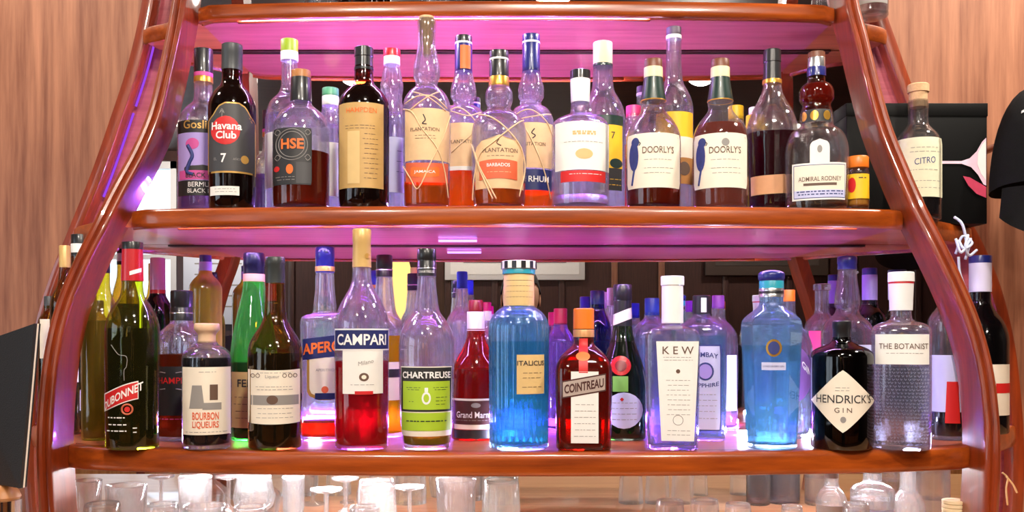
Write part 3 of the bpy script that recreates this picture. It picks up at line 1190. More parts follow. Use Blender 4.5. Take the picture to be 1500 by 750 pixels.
b = corded('tallest corded rum bottle with bare cork reaching the top shelf', 625, M1, 25,
           [(29, 13), (34, 14), (60, 13), (72, 14), (98, 19), (112, 19.5), (124, 16), (128, 17)], [(25, 36, 11, K_CORK, 'cork')],
           [(134, 24), (142, 30), (152, 34), (166, 35.5), (255, 34), (300, 33)], 268, None, None, 35)
b.cap([(36, 10.5), (82, 7)], K_CORK, 'cork')
b.patch(167, 241, 594, 658, A_PARCH)
la = b.last
b.text('PLANTATION', 197, 44, A_INKBROWN, x=622, bold=.005)
b.cord([(620, 176), (623, 184), (619, 189), (625, 190)], A_INK, .9, 'emblem', off=.0006)
b.lines([206, 210], 606, 640, A_INKBROWN, parent=la)
b.patch(243, 271, 595, 656, A_ORLAB, bend=2)
b.patch(250, 264, 602, 643, A_ORANGE, 'rrect', off=.0009, parent=b.last, name='panel', bend=2)
b.text('JAMAICA', 258, 32, A_LETTER, x=622, h=5, bold=.01)
for c in ([(592, 165), (604, 172), (618, 196), (640, 224), (650, 252), (656, 292)], [(591, 246), (601, 265), (612, 282), (630, 246), (648, 208), (659, 172)],
          [(594, 158), (612, 150), (634, 150), (654, 164)], [(600, 170), (622, 154), (644, 140)], [(606, 142), (628, 152), (652, 168)]):
    b.cord(c, RAFFIA, .9)

b = corded('corded rum bottle with black and orange capsule, second of the four corded ones', 679, 1.545, 54,
           [(100, 12.5), (112, 14), (128, 18), (142, 19), (150, 15), (155, 16)], [(54, 63, 12.6, K_BLACK, 'cap'), (63, 66, 12.8, K_WHITE, 'ring'), (66, 106, 12.8, K_NAVY, 'capsule')],
           [(160, 24), (167, 30), (178, 34.5), (195, 36), (300, 35)], 254, None, None, 35)
b.patch(70, 104, 674, 689, A_ORANGE, off=.0012, name='neck_label')
b.patch(188, 250, 648, 706, A_PARCH)
b.text('PLANTATION', 215, 44, A_INKBROWN, bold=.005)
b.patch(250, 256, 648, 706, A_WHITE)
for c in ([(648, 175), (672, 165), (700, 190), (713, 215)], [(655, 168), (685, 178), (704, 170)], [(662, 230), (690, 205), (710, 185)]):
    b.cord(c, RAFFIA, .9)

b = corded('corded rum bottle with squat black capsule and gold neck band, front of the group', 731, M1, 76,
           [(112, 14), (126, 15), (136, 19.5), (148, 20), (158, 17), (162, 18)], [(76, 87, 14, K_BLACK, 'cap'), (87, 90, 14.6, K_WHITE, 'ring'), (90, 114, 14.4, K_BLACK, 'capsule'), (114, 128, 15, K_GOLD, 'neck_band')],
           [(167, 25), (173, 32), (184, 38), (200, 40.5), (255, 40), (300, 37)], 270, None, None, 40)
b.patch(206, 282, 697, 766, A_PARCH, 'arch')
la = b.last
b.text('PLANTATION', 228, 54, A_INKBROWN, x=733, h=6, bold=.01)
b.lines([236], 712, 752, A_INKBROWN, parent=la)
b.cord([(731, 212), (728, 218), (734, 222)], A_INKBROWN, .8, 'emblem', off=.0006)
b.patch(243, 270, 703, 757, A_ORLAB, bend=-2, off=.0012)
b.text('BARBADOS', 249, 34, A_LETTER, x=730, bold=.01, off=.0018)
b.lines([259], 712, 748, A_PARCH, off=.0016)
for c in ([(702, 172), (722, 182), (742, 198), (762, 222), (768, 250), (760, 292)], [(768, 178), (748, 196), (724, 216), (704, 232), (696, 262), (693, 295)],
          [(692, 215), (700, 245), (712, 275), (722, 297)], [(693, 218), (702, 248), (716, 276), (727, 297)]):
    b.cord(c, RAFFIA, 1.1)

b = corded('corded rum bottle with long navy capsule and blue label strip', 778, 1.545, 52,
           [(100, 12.8), (112, 14), (128, 18.5), (142, 19), (150, 15), (155, 16)], [(52, 62, 12.8, K_NAVY, 'cap'), (62, 65, 13.2, K_WHITE, 'ring'), (65, 106, 13, K_NAVY, 'capsule')],
           [(160, 24), (167, 29), (178, 33), (195, 34.5), (300, 34)], 283, None, None, 34)
b.patch(187, 252, 748, 810, A_PARCH)
b.text('PLANTATION', 218, 44, A_INKBROWN, bold=.005)
b.cord([(783, 196), (779, 202), (784, 206), (780, 210)], A_INK, .9, 'emblem', off=.0006)
b.patch(254, 284, 748, 810, A_BLUE)
b.text('RHUM', 268, 32, A_LETTER, x=790, bold=.01)
for c in ([(748, 178), (775, 168), (800, 185), (811, 210)], [(755, 170), (780, 215), (798, 260), (806, 295)], [(760, 182), (785, 178), (806, 172)]):
    b.cord(c, RAFFIA, .9)

b = Bottle('rum_bottle', 'broad clear bottle with large white label above a red band', 850, M1, 'middle',
           [(148, 13.5), (164, 14), (168, 17), (173, 28), (179, 38), (188, 42), (260, 42), (300, 41)], G_HAZE, group=GM)
b.liquid(290, L_CLEAR)
b.cap([(104, 13.5), (105, 14.8), (117, 15)], K_BLACK)
b.cyl(117, 151, 14.6, K_WHITE, 'capsule', hw2=13.8, bev=.2)
b.patch(187, 256, 814, 891, A_WHITE)
la = b.last
b.lines([202, 205], 838, 872, A_TAN2, parent=la, hgt=2.6)
b.lines([216], 824, 882, A_GREY, parent=la)
b.patch(226, 241, 843, 868, A_TAN2, 'ellipse', off=.0009, parent=la, name='emblem')
b.patch(257, 273, 822, 886, A_RED)
b.lines([262], 834, 880, A_LETTER)

b = Bottle('rum_bottle', 'clear bottle with tall cream cap and yellow and black label', 883, M2, 'middle',
           [(94, 14), (118, 15), (134, 17), (148, 25), (160, 30), (176, 33), (300, 33)], G_HAZE, group=GM)
b.liquid(180, L_CLEAR)
b.cyl(63, 95, 14.2, K_CREAM)
b.cyl(95, 99, 14.6, K_DKGREEN, 'ring', bev=.2)
b.patch(176, 190, 870, 912, K_DKGREEN)
b.patch(190, 252, 870, 911, A_YELLOW)
b.text('7', 205, 6, A_INK, x=898, h=10)
b.patch(238, 252, 893, 911, K_DKGREEN, 'ellipse', off=.0009, parent=b.last, name='emblem')
b.patch(252, 284, 870, 910, A_BLACK)
b.lines([268, 276], 892, 909, A_YELLOW)

b = Bottle('spirit_bottle', 'small bottle with pinkish red cap peeping out beside the parrot label', 928, 1.635, 'middle',
           [(168, 11), (180, 12), (192, 17), (205, 20), (300, 20)], G, group=GM)
b.liquid(215, L_RED)
b.cyl(156, 172, 11, K_PINK)


def parrot_bottle(x, lev, label, full):
    b = Bottle('rum_bottle', label, x, M1, 'middle',
               [(112, 13), (130, 15), (145, 17.5), (152, 18), (160, 17), (168, 21), (178, 29), (190, 36), (203, 39.5), (260, 40), (300, 39)], G if not full else glass('clear_glass_warm', (0.95, 0.92, 0.9), (0.6, 0.5, 0.5), 0.07), group=GM)
    b.liquid(lev, L_RUM)
    b.cap([(88, 12.2), (89.5, 13.2), (100, 13.4)], K_DKWOOD, 'stopper')
    b.cyl(100, 115, 13.8, K_CREAM, 'neck_band', bev=.2)
    b.cap([(115, 13.9), (130, 15.8), (145, 18.2), (149, 18.4)], K_DKGREEN, 'capsule')
    b.ring(149, 18.2, .9, K_GOLD)
    b.patch(203, 281, x - 37, x + 37.5, A_CREAM, 'rrect', r=.03)
    la = b.last
    b.text("DOORLY'S", 227, 48, A_INKBROWN, x=x + 8, h=10, bold=.008)
    # parrot: head, body, tail
    b.patch(208, 222, x - 31, x - 20, A_BIRD, 'ellipse', off=.0009, parent=la, name='parrot_print')
    b.patch(214, 256, x - 34, x - 21, A_BIRD, 'ellipse', off=.001, parent=la, name='parrot_print')
    b.cord([(x - 26, 250), (x - 28, 262), (x - 30, 276)], A_BIRD, 1.8, 'parrot_print', off=.0002)
    b.cord([(x - 21, 214), (x - 18.5, 217), (x - 20, 220)], A_INK, .7, 'parrot_print', off=.0006)
    b.lines([241, 253, 260], x - 14, x + 28, A_GREY, parent=la)
    return b, la


b, la = parrot_bottle(957, 279, 'nearly empty rum bottle with blue parrot on cream label', False)
b, la = parrot_bottle(1055, 185, 'full dark rum bottle with blue parrot and crest on cream label', True)
b.patch(211, 222, 1057, 1068, A_GREY, 'ellipse', off=.0009, parent=la, name='crest')

b = Bottle('spirit_bottle', 'tall long-necked clear bottle with yellow label between the two parrot labels', 987, M2, 'middle',
           [(50, 11), (70, 11), (108, 12), (122, 14), (134, 20), (148, 26), (165, 28.5), (300, 28.5)], G_HAZE, group=GM)
b.liquid(160, L_CLEAR)
b.cyl(41, 53, 11, pbr('violet_grey_cap', srgb(92, 76, 96), 0.5), 'cap')
b.cyl(53, 58, 11.4, K_WHITE, 'ring', bev=.2)
b.patch(170, 206, 962, 1014, A_YELLOW)
b.patch(206, 236, 962, 1014, A_CREAM)
b.patch(236, 274, 962, 1014, pbr('ochre_paper', srgb(176, 120, 60), .6, var=.2))
b.patch(242, 262, 994, 1010, A_INKBROWN, 'ellipse', off=.0009, parent=b.last, name='emblem')

b = Bottle('spirit_bottle', 'bottle with yellow cap standing behind the full parrot-label bottle', 1078, 1.60, 'middle',
           [(172, 11), (182, 12), (194, 18), (206, 20), (300, 20)], G, group=GM)
b.liquid(212, L_YELLOW)
b.cyl(156, 176, 11, K_YELLOW)
b = Bottle('spirit_bottle', 'low bottle with yellow neck band behind the sloping dark decanter', 1106, M3, 'middle',
           [(168, 10), (176, 11), (192, 13), (208, 19), (300, 19)], G, group=GM)
b.liquid(215, L_YELLOW)
b.cyl(170, 192, 13, K_YELLOW, 'neck_band', bev=.3)
b.cyl(158, 169, 9, K_WHITE, 'cap')

b = Bottle('decanter_bottle', 'sloping decanter with black cap, dark red spirit and tan paper band', 1131, 1.535, 'middle',
           [(118, 13), (132, 14), (146, 19), (160, 27), (174, 33), (190, 36.5), (206, 36), (300, 33)], G_HAZE, n=2.6, group=GM)
b.liquid(198, liquid('dark_red_spirit', (0.16, 0.01, 0.03), 1.36, .3))
b.cap([(74, 11.5), (75, 12.5), (92, 13), (93, 12.2), (118, 13.2)], K_BLACK)
b.cyl(118, 124, 13.8, K_GOLD, 'neck_band', bev=.2)
b.patch(262, 289, 1096, 1166, pbr('kraft_band', srgb(206, 150, 108), .6, var=.1), shear=-.03, name='label')

b = Bottle('rum_bottle', 'squat flask with amber neck bulb, medallion collar and white labels', 1196, M1, 'middle',
           [(160, 21), (168, 23), (184, 24), (188, 27), (196, 36), (208, 42), (224, 45), (260, 45), (300, 43)], G, n=2.6, dr=.8, group=GM)
b.liquid(290, liquid('pale_amber', (0.8, 0.6, 0.4), 1.36, .1))
b.cap([(122, 14), (127, 21), (136, 24.5), (146, 24.5), (154, 20), (160, 20.5), (164, 22)], G_AMBER, 'neck_bulb', sub=4, sharp=None)
b.cap([(124, 13), (129, 19.5), (137, 23), (146, 23), (152, 19)], liquid('amber_neck', (.6, .13, .02), 1.36, .5), 'amber_fill', sub=4, sharp=None)
b.cap([(77, 10.5), (78, 12), (86, 12.4)], K_DKWOOD, 'stopper')
b.cyl(86, 100, 12.5, K_SILVER, 'neck_band', bev=.3)
b.cyl(100, 113, 13.4, K_NAVY, 'neck_band', bev=.3)
b.cyl(113, 124, 12.5, G_AMBER, 'neck', bev=.2)
b.patch(165, 183, 1172, 1220, A_BLACK, name='collar_label')
la = b.last
for cx in (1176, 1193, 1212):
    b.patch(167, 181, cx - 6, cx + 6, K_GOLD, 'ellipse', off=.0009, parent=la, name='medallion')
b.patch(211, 248, 1187, 1214, A_WHITE, 'arch')
b.patch(220, 231, 1197, 1204, A_GREY, 'ellipse', off=.0009, parent=b.last, name='emblem')
b.patch(245, 298, 1161, 1241, A_WHITE, nu=20)
la = b.last
b.patch(247.5, 295.5, 1163.5, 1238.5, A_INKBLUE, off=.0007, parent=la, name='border', nu=20)
b.patch(248.5, 285, 1164.5, 1237.5, A_CREAM, off=.0009, parent=la, name='panel', nu=20)
b.patch(284, 294.5, 1164.5, 1237.5, A_PALEV, off=.0010, parent=la, name='panel', nu=20)
b.text('ADMIRAL RODNEY', 268, 60, A_INKBROWN, x=1201, h=6.5, bold=.005, off=.0014)
b.patch(274, 277.5, 1178, 1224, A_INKBROWN, off=.0014, parent=la, name='bar')
b.lines([286, 290], 1168, 1234, A_INKBLUE, parent=la, hgt=1.6, off=.0014)

b = Bottle('spice_jar', 'small glass jar with orange lid and yellow label at the shelf end', 1257, 1.455, 'middle',
           [(246, 13), (250, 14.5), (256, 15.5), (296, 15.5), (300, 15)], G, cat='jar', part='glass_jar')
b.liquid(258, pbr('ochre_spice', srgb(190, 130, 40), .8, var=.3, bscale=400), name='contents')
b.cap([(230, 13.6), (231.5, 14.8), (246, 15), (247, 14.5)], K_ORANGE, 'lid')
b.patch(257, 293, 1243, 1272, A_YELLOW)
b.patch(262, 284, 1243, 1254, A_RED, 'ellipse', off=.0009, parent=b.last, name='emblem')
b.lines([263], 1256, 1268, A_INK, hgt=1.5)

b = Bottle('agave_spirit_bottle', 'clear corked bottle with pale patterned label outside the curved rib', 1345, 1.58, 'middle',
           [(148, 14), (182, 14.5), (190, 20), (198, 27), (208, 31), (220, 32), (300, 32)], G, group=GM)
b.liquid(285, L_DEEP)
b.cap([(124, 13.5), (125.5, 15), (136, 15), (137, 13), (158, 12)], K_CORK, 'cork')
b.patch(207, 293, 1312, 1376.5, pbr('pale_green_paper', srgb(214, 214, 186), .6, var=.08))
la = b.last
b.text('CITRO', 241, 30, A_INKBLUE, x=1355, h=9, bold=.0, shear=-.1)
b.lines([222, 228, 254, 270, 280], 1334, 1374, A_GREY, parent=la)

# ================================================================== bottom shelf
b = Bottle('aperitif_bottle', 'dark green aperitif bottle with red capsule and slanted red label', 194, YB1, 'bottom',
           [(408, 14.5), (424, 15), (436, 18), (450, 27), (464, 34), (480, 37.5), (520, 38), (655, 37)], G_DKGRN, group=GB)
b.liquid(481, L_DEEP)
b.cyl(355, 366, 14.6, K_BLACK)
b.cap([(365, 14.4), (380, 14.8), (412, 15.6)], K_RED, 'capsule')
b.patch(396, 402, 190, 206, A_LETTER, shear=-.35, off=.0016, name='neck_print')
b.patch(566, 592, 157, 202, A_LETTER, shear=-.42, off=.0005, bend=-3)
la = b.last
b.patch(567.6, 590.4, 158, 201, A_RED, shear=-.42, off=.0008, parent=la, name='panel', bend=-3)
b.text('DUBONNET', 577, 62, A_LETTER, x=178, h=12, shear=-.5, bold=.02, off=.0013, arc=2)
b.cord([(187 + 7 * math.cos(a), 597 + 7 * math.sin(a)) for a in np.linspace(0, 2 * math.pi, 20)], pbr('copper_print', srgb(196, 100, 70), .4), 1.4, 'seal', off=.0006)
b.patch(593, 601, 183, 191, A_RED, 'ellipse', off=.0009, parent=la, name='seal_centre')
b.lines([609, 619, 628], 160, 186, A_LETTER, parent=la, hgt=1.6)
b.lines([624, 630], 192, 200, A_LETTER, parent=la, hgt=1.4)
b.cord([(166, 505), (171, 513), (176, 519), (186, 522), (186, 536), (183, 541), (183, 556)], A_GREY, .5, 'cat_outline', off=.0006)

b = Bottle('wine_bottle', 'tall olive green bottle half hidden behind the curved rib', 148, 1.475, 'bottom',
           [(395, 12), (425, 13), (440, 18), (456, 25), (475, 27), (655, 27)], G_OLIVE, group=GB)
b.liquid(470, liquid('olive_wine', (.5, .4, .03), 1.36, .4))
b.cyl(365, 400, 12.5, K_BLACK, 'capsule')

b = Bottle('liqueur_bottle', 'slim dark bottle with gold cap in the side bay', 95, 1.555, 'bottom',
           [(388, 7.5), (400, 8), (420, 11), (436, 18), (450, 20), (655, 20)], G_BROLIVE, group=GB)
b.liquid(450, L_DEEP)
b.cyl(360, 392, 7.8, K_TAN)
b.patch(480, 560, 78, 113, A_CREAM)
b = Bottle('wine_bottle', 'dark bottle with black cap and white collar behind the rib', 118, 1.65, 'bottom',
           [(374, 12.5), (395, 13), (412, 17), (430, 21), (448, 22), (655, 22)], G_BROLIVE, group=GB)
b.liquid(440, L_DEEP)
b.cyl(344, 358, 13, K_BLACK)
b.cyl(358, 371, 13.2, K_WHITE, 'collar', bev=.2)
b.cyl(371, 376, 13.2, K_BLACK, 'capsule', bev=.2)
b.patch(570, 600, 100, 138, A_WHITE)
b = Bottle('liqueur_bottle', 'little dark bottle with cream label at the edge of the side bay', 72, 1.645, 'bottom',
           [(448, 7), (458, 8), (468, 14), (480, 15), (655, 15)], G_BROLIVE, group=GB)
b.liquid(475, L_DEEP)
b.cyl(434, 452, 7, K_GREY)
b.patch(468, 525, 60, 84, A_CREAM)

b = Bottle('wine_bottle', 'dark wine bottle with pink foil capsule in the back row', 231, 1.62, 'bottom',
           [(425, 10.5), (434, 12), (444, 17), (456, 20.5), (470, 21.5), (655, 21.5)], glass('dark_plum_glass', (.10, .03, .12), (.02, .01, .03), .03), group=GB)
b.liquid(445, L_DEEP)
b.cap([(378, 9.6), (379.5, 10.6), (425, 11)], pbr('pink_foil', srgb(206, 140, 180), .35, metal=.3), 'capsule')
b.cyl(425, 431, 11.2, K_RED, 'ring', bev=.3)

b = Bottle('rum_bottle', 'cut-glass shouldered bottle with broad black cap and dark label', 266, 1.475, 'bottom',
           [(455, 15), (472, 16), (480, 24), (490, 33), (502, 36.5), (516, 37), (655, 36.5)], G_HAZE, seg=16, group=GB)
b.liquid(519, liquid('red_brown_rum', (.42, .10, .03), 1.36, .3))
b.cap([(426, 14.5), (427.5, 15.8), (448, 16), (449, 15.4), (452, 15.4), (453, 16), (470, 16.2)], K_BLACK)
b.cyl(458, 460, 16.5, K_SILVER, 'cap_line', bev=.1)
b.patch(536, 606, 231, 301, A_BLACK)
la = b.last
b.text('HAMPDEN', 556, 60, A_RED, x=260, h=9, bold=.01)
b.cord([(244, 545), (236, 545), (236, 568), (244, 568)], A_GREY, .7, 'bracket', off=.0006)
b.cord([(258, 545), (268, 545), (268, 568), (258, 568)], A_GREY, .7, 'bracket', off=.0006)
b.lines([611], 233, 300, A_PINK, parent=la, hgt=1.2)
b.last = b.root
rnd = random.Random(4)
for i in range(26):
    x0 = 232 + rnd.random() * 66
    y0 = 482 + rnd.random() * 30
    b.cord([(x0, y0), (x0 + rnd.uniform(-7, 7), y0 + rnd.uniform(2, 8))], G_HAZE, 1.0, 'cut_facet', off=.0002)

b = Bottle('liqueur_bottle', 'olive yellow bottle with dark cap and lilac collar in the back row', 301, 1.62, 'bottom',
           [(394, 8.5), (402, 10), (410, 17), (418, 22), (428, 23.5), (655, 23.5)], glass('yellow_glass', (.95, .78, .05), (.4, .3, .02), .38), group=GB)
b.liquid(412, L_OLIVE)
b.cyl(374, 384, 8.6, K_NAVY)
b.cyl(384, 397, 9, K_LILAC, 'collar', bev=.2)

b = Bottle('liqueur_bottle', 'squat dark bottle with turned wooden stopper, building sketch and red lettering', 303, YB1, 'bottom',
           [(500, 14), (505, 17), (511, 27), (519, 33.5), (528, 35), (655, 34.5)], G_HAZE, group=GB)
b.liquid(524, L_DEEP)
b.cap([(474, 16.5), (475.5, 18), (483, 18.2), (488, 14), (492, 12.5), (503, 13)], pbr('pale_turned_wood', srgb(222, 184, 150), .5), 'stopper', sub=2)
b.patch(537, 634, 270, 336, A_CREAM)
la = b.last
b.lines([544], 290, 318, A_GREY, parent=la)
b.patch(563, 596, 283, 296, A_GREY, 'trap', r=-.6, off=.0009, parent=la, name='tower_print')
b.patch(562, 584, 307, 318, A_INKBROWN, off=.0009, parent=la, name='building_print')
b.patch(588, 598, 297, 323, A_GREY, off=.0008, parent=la, name='building_print')
b.text('BOURBON', 607, 38, A_ORLAB, x=301, h=11, bold=.02)
b.text('LIQUEURS', 620, 38, A_ORLAB, x=301, h=11, bold=.02)
b.lines([630], 272, 332, A_GREY, parent=la)

b = Bottle('bitters_bottle', 'bright green bottle with dark cap and peach collar, tan label below', 372, 1.475, 'bottom',
           [(400, 14.5), (412, 15), (430, 17), (455, 22.5), (480, 28), (505, 32), (525, 33.5), (655, 33.5)], G_GREEN, group=GB)
b.liquid(530, L_DEEP)
b.cap([(371, 14.2), (372.5, 15.2), (390, 15.4), (391, 14.8), (402, 15)], pbr('ink_blue_cap', srgb(16, 18, 44), .35, coat=.4))
b.cyl(402, 413, 15.5, pbr('peach_collar', srgb(232, 170, 140), .5), 'collar', bev=.2)
b.patch(544, 624, 341, 404, A_TAN2)
b.text('FERNET', 560, 54, A_INK, x=374, h=11, bold=.02)
b.lines([580, 590, 600, 610], 344, 366, A_INKBROWN)

b = Bottle('liqueur_bottle', 'dark bottle with long neck and large cream label with small engraving', 403, YB1, 'bottom',
           [(398, 13.5), (420, 14), (450, 15), (466, 17), (478, 22), (492, 31), (505, 37), (520, 39), (655, 38)], G_BROLIVE, group=GB)
b.liquid(517, L_DEEP)
b.cap([(377, 13), (378.5, 14), (388, 14.3), (389, 13.8), (415, 14.4)], pbr('smoke_capsule', (.03, .035, .035), .4))
b.patch(540, 617, 365.5, 438, A_CREAM, bend=1.5)
la = b.last
for cx in (372, 379, 416, 424, 431):
    b.cord([(cx + 2.6 * math.cos(a), 549 + 2.6 * math.sin(a)) for a in np.linspace(0, 2 * math.pi, 12)], A_INKBROWN, .5, 'seal_print', off=.0006)
b.text('Liqueur', 551, 20, A_GREY, x=399)
b.lines([545, 565, 569, 596, 603, 609], 376, 428, A_GREY, parent=la)
b.patch(577, 591, 369, 436, A_GREY, off=.0007, parent=la, name='landscape_print')
b.patch(577, 590, 391, 407, A_INKBROWN, 'ellipse', off=.0010, parent=la, name='engraving')

b = Bottle('aperitif_bottle', 'square-shouldered clear bottle with blue cap and navy banner, red aperitif left', 476, 1.475, 'bottom',
           [(398, 13), (425, 14), (448, 16.5), (457, 17), (460, 20), (463, 30), (468, 34.5), (480, 35.5), (655, 35)], G_HAZE, n=3.2, group=GB)
b.liquid(617, L_REDORG)
b.cap([(362, 12.6), (363.5, 13.8), (380, 14), (381, 13.5), (400, 13.8)], K_NAVY)
b.cyl(391, 398, 14.2, A_GOLD, 'cap_print', bev=.2)
b.patch(523, 584, 450, 502, A_GOLD, 'tag', name='label_edge', off=.0004)
b.patch(523, 580, 454, 498, A_CREAM, 'tag', off=.0007)
la = b.last
b.text('APERITIVO', 541, 26, A_GREY, x=476)
b.patch(564, 574, 471, 481, A_ORLAB, 'ellipse', off=.001, parent=la, name='medal')
b.patch(574, 583, 462, 490, A_BLUE, off=.001, parent=la, name='foot_band')
b.patch(493, 523, 442, 511, A_BLUE, shear=-.12, nu=16, off=.0011)
b.text('APEROL', 508, 66, A_ORANGE, x=476, h=16, bold=.03, shear=-.12, off=.0017)

b = Bottle('aperitif_bottle', 'tall clear bottle of bright red aperitif with tan capsule and white label', 530, YB1, 'bottom',
           [(386, 13), (404, 13.5), (418, 16), (430, 22), (446, 31), (462, 37), (480, 39.5), (520, 39.5), (655, 38.5)], G_HAZE, group=GB)
b.liquid(529, L_RED)
b.cap([(336, 12.6), (337.5, 13.6), (355, 13.4), (356, 13), (392, 13.8)], K_TAN, 'capsule')
b.patch(372, 380, 534, 542, A_GOLD, 'ellipse', off=.0014, name='capsule_seal')
b.patch(511, 575, 503, 560, A_WHITE)
la = b.last
b.text('Milano', 530, 22, A_GREY, x=536, shear=-.2)
b.patch(545, 557, 526, 540, A_INKBROWN, 'ellipse', off=.0009, parent=la, name='crest')
b.patch(548, 554, 529.5, 536.5, A_CREAM, 'ellipse', off=.0012, parent=la, name='crest_field')
b.lines([562], 514, 550, A_GREY, parent=la)
b.patch(571, 576, 520, 546, A_RED, off=.0011, parent=la, name='foot_band')
b.patch(482, 513, 491.8, 568.2, A_LETTER, off=.0009, nu=20)
b.patch(484, 511, 492.5, 567.5, A_BLUE, off=.0012, parent=b.last, name='banner', nu=20)
b.text('CAMPARI', 497.5, 82, A_LETTER, x=530, h=16, bold=.02, off=.0019)

b = Bottle('liqueur_bottle', 'clear bottle of golden liqueur with striped black cap behind the red aperitif', 563, 1.52, 'bottom',
           [(403, 11.5), (420, 13), (440, 15), (458, 18), (472, 26), (484, 29), (655, 29)], G_HAZE, group=GB)
b.liquid(492, L_YELLOW)
b.cap([(374, 10.8), (375.5, 11.8), (392, 12), (393, 11.5), (396, 11.5), (397, 12), (406, 12)], K_BLACK)
b.cyl(395, 397, 12.3, K_SILVER, 'cap_line', bev=.1)
b.patch(530, 585, 536, 590, A_CREAM)
b.patch(540, 552, 536, 590, A_BLACK, off=.0009, parent=b.last, name='band')

b = Bottle('herbal_liqueur_bottle', 'clear bottle with lime green label and black banner, little yellow liqueur left', 625, YB1, 'bottom',
           [(403, 13), (420, 14), (448, 17.5), (458, 20), (470, 29), (482, 36), (496, 39.5), (515, 40.5), (600, 39), (660, 34)], G_HAZE, group=GB)
b.liquid(636, L_OLIVE)
b.cap([(365, 12.8), (366.5, 13.8), (380, 14), (381, 13.4), (384, 13.4), (385, 14), (405, 14.2)], K_BLACK)
b.cyl(393, 394.5, 14.4, K_SILVER, 'cap_line', bev=.1)
b.text('CHARTREUSE', 399, 26, A_LETTER, h=3.6, off=.0018)
b.patch(536, 636, 588.5, 661, A_CREAM, nv=16, nu=16)
la = b.last
b.patch(537.5, 600.5, 589, 660.5, A_BLACK, off=.0008, parent=la, name='black_border', nu=16)
b.patch(557, 597.5, 591.5, 658, A_LIME, off=.0011, parent=la, name='green_panel', nu=16)
b.patch(602, 628, 590, 659, A_LIME, off=.0009, parent=la, name='green_panel', nu=16)
b.text('CHARTREUSE', 548, 80, A_LETTER, h=9.5, bold=.025, off=.0016)
b.patch(572, 590, 618, 631, A_LETTER, 'ellipse', off=.0014, parent=la, name='globe_print')
b.patch(575, 587, 620.5, 628.5, A_LIME, 'ellipse', off=.0016, parent=la, name='globe_print')
b.patch(566, 572, 622, 627, A_LETTER, off=.0014, parent=la, name='cross_print')
b.lines([566, 569], 596, 616, K_DKGREEN, parent=la, off=.0014)
b.lines([566, 569], 634, 655, K_DKGREEN, parent=la, off=.0014)
b.lines([580, 585, 590], 636, 654, K_DKGREEN, parent=la, off=.0014)
b.lines([586], 598, 608, K_DKGREEN, parent=la, off=.0014)
b.lines([614], 594, 656, K_DKGREEN, parent=la, off=.0013, hgt=1.6)

b = Bottle('liqueur_bottle', 'slim clear bottle with blue cap in the back row', 677, 1.62, 'bottom',
           [(420, 8), (434, 9.5), (452, 12), (464, 20), (476, 24), (655, 24)], G_HAZE, group=GB)
b.liquid(560, L_CLEAR)
b.cap([(398, 6.8), (399, 7.8), (408, 8), (409, 7.6), (423, 8.2)], K_BLUE)

b = Bottle('orange_liqueur_bottle', 'bell-shaped red glass bottle with white neck band and dark brown label', 697, 1.48, 'bottom',
           [(455, 11), (482, 12.5), (498, 15), (512, 21), (526, 29), (540, 34), (556, 35.5), (655, 36)], G_RED, group=GB)
b.liquid(540, liquid('red_brown_orange', (.55, .04, .03), 1.36, .5))
b.cap([(440, 9.6), (441.5, 10.6), (456, 11.2)], K_DKRED)
b.cyl(457, 482, 12.9, K_WHITE, 'neck_band', bev=.2)
b.ring(484, 13, .6, A_LETTER)
b.patch(582, 626, 661.5, 732, A_CREAM)
la = b.last
b.patch(585, 619, 662, 731, A_BROWNLAB, off=.0008, parent=la, name='panel')
b.text('Grand Marnier', 605, 62, A_LETTER, x=697, h=9, bold=.012, off=.0014)
b.patch(588, 595, 690, 704, A_GREY, 'ellipse', off=.0011, parent=la, name='crest')
b.lines([613], 668, 724, A_GREY, parent=la, off=.0012)
b.patch(627, 642, 662, 732, A_BLACK, name='foot_label')

b = Bottle('liqueur_bottle', 'small bottle with magenta cap and white collar peeping behind the blue one', 712, 1.635, 'bottom',
           [(466, 8), (480, 9), (492, 16), (505, 18), (655, 18)], G, group=GB)
b.liquid(520, L_RED)
b.cyl(443, 456, 7.5, pbr('magenta_cap', srgb(206, 20, 120), .4))
b.cyl(456, 470, 8.2, K_WHITE, 'collar', bev=.2)

b = Bottle('bergamot_liqueur_bottle', 'fluted turquoise blue bottle with striped cap and tan labels', 760, YB1, 'bottom',
           [(396, 23), (402, 21), (446, 21.5), (450, 24), (456, 32), (464, 38.5), (474, 42.5), (490, 43.5), (655, 42.5)], G_BLUE, flute=.02, nfl=26, seg=104, group=GB)
b.liquid(500, L_BLUE)
b.cap([(383, 24.5), (384, 26), (394, 26), (395, 24)], K_WHITE)
for i in range(12):
    a = 2 * math.pi * (i + .5) / 12
    V = []
    for da in (-.13, .13):
        for zz_ in (b.Z(394.5), b.Z(383.8)):
            V.append((26.4 * b.k * math.cos(a + da), 26.4 * b.k * math.sin(a + da), zz_))
    mesh_obj('cap_stripe', V, [(0, 2, 3, 1)], K_BLACK, b.root, smooth=False)
b.cyl(395, 402, 24, K_TEAL, 'ring', bev=.5)
b.cyl(402, 449, 22.3, A_TAN2, 'neck_label', hw2=22.6, bev=.2)
nl = b.root.children[-1]
b.last = nl
for yy in (412, 420, 428, 436):
    b.cord([(742, yy), (760, yy), (779, yy)], A_INKBROWN, .35, 'neck_print', off=.0012)
b.patch(519, 575, 757, 796, A_TAN2, off=.0012)
la = b.last
b.text('ITALICUS', 531, 44, A_INK, x=779, h=7, bold=.015, off=.0018)
b.lines([545, 552, 565], 764, 792, A_INKBROWN, parent=la, off=.0016)

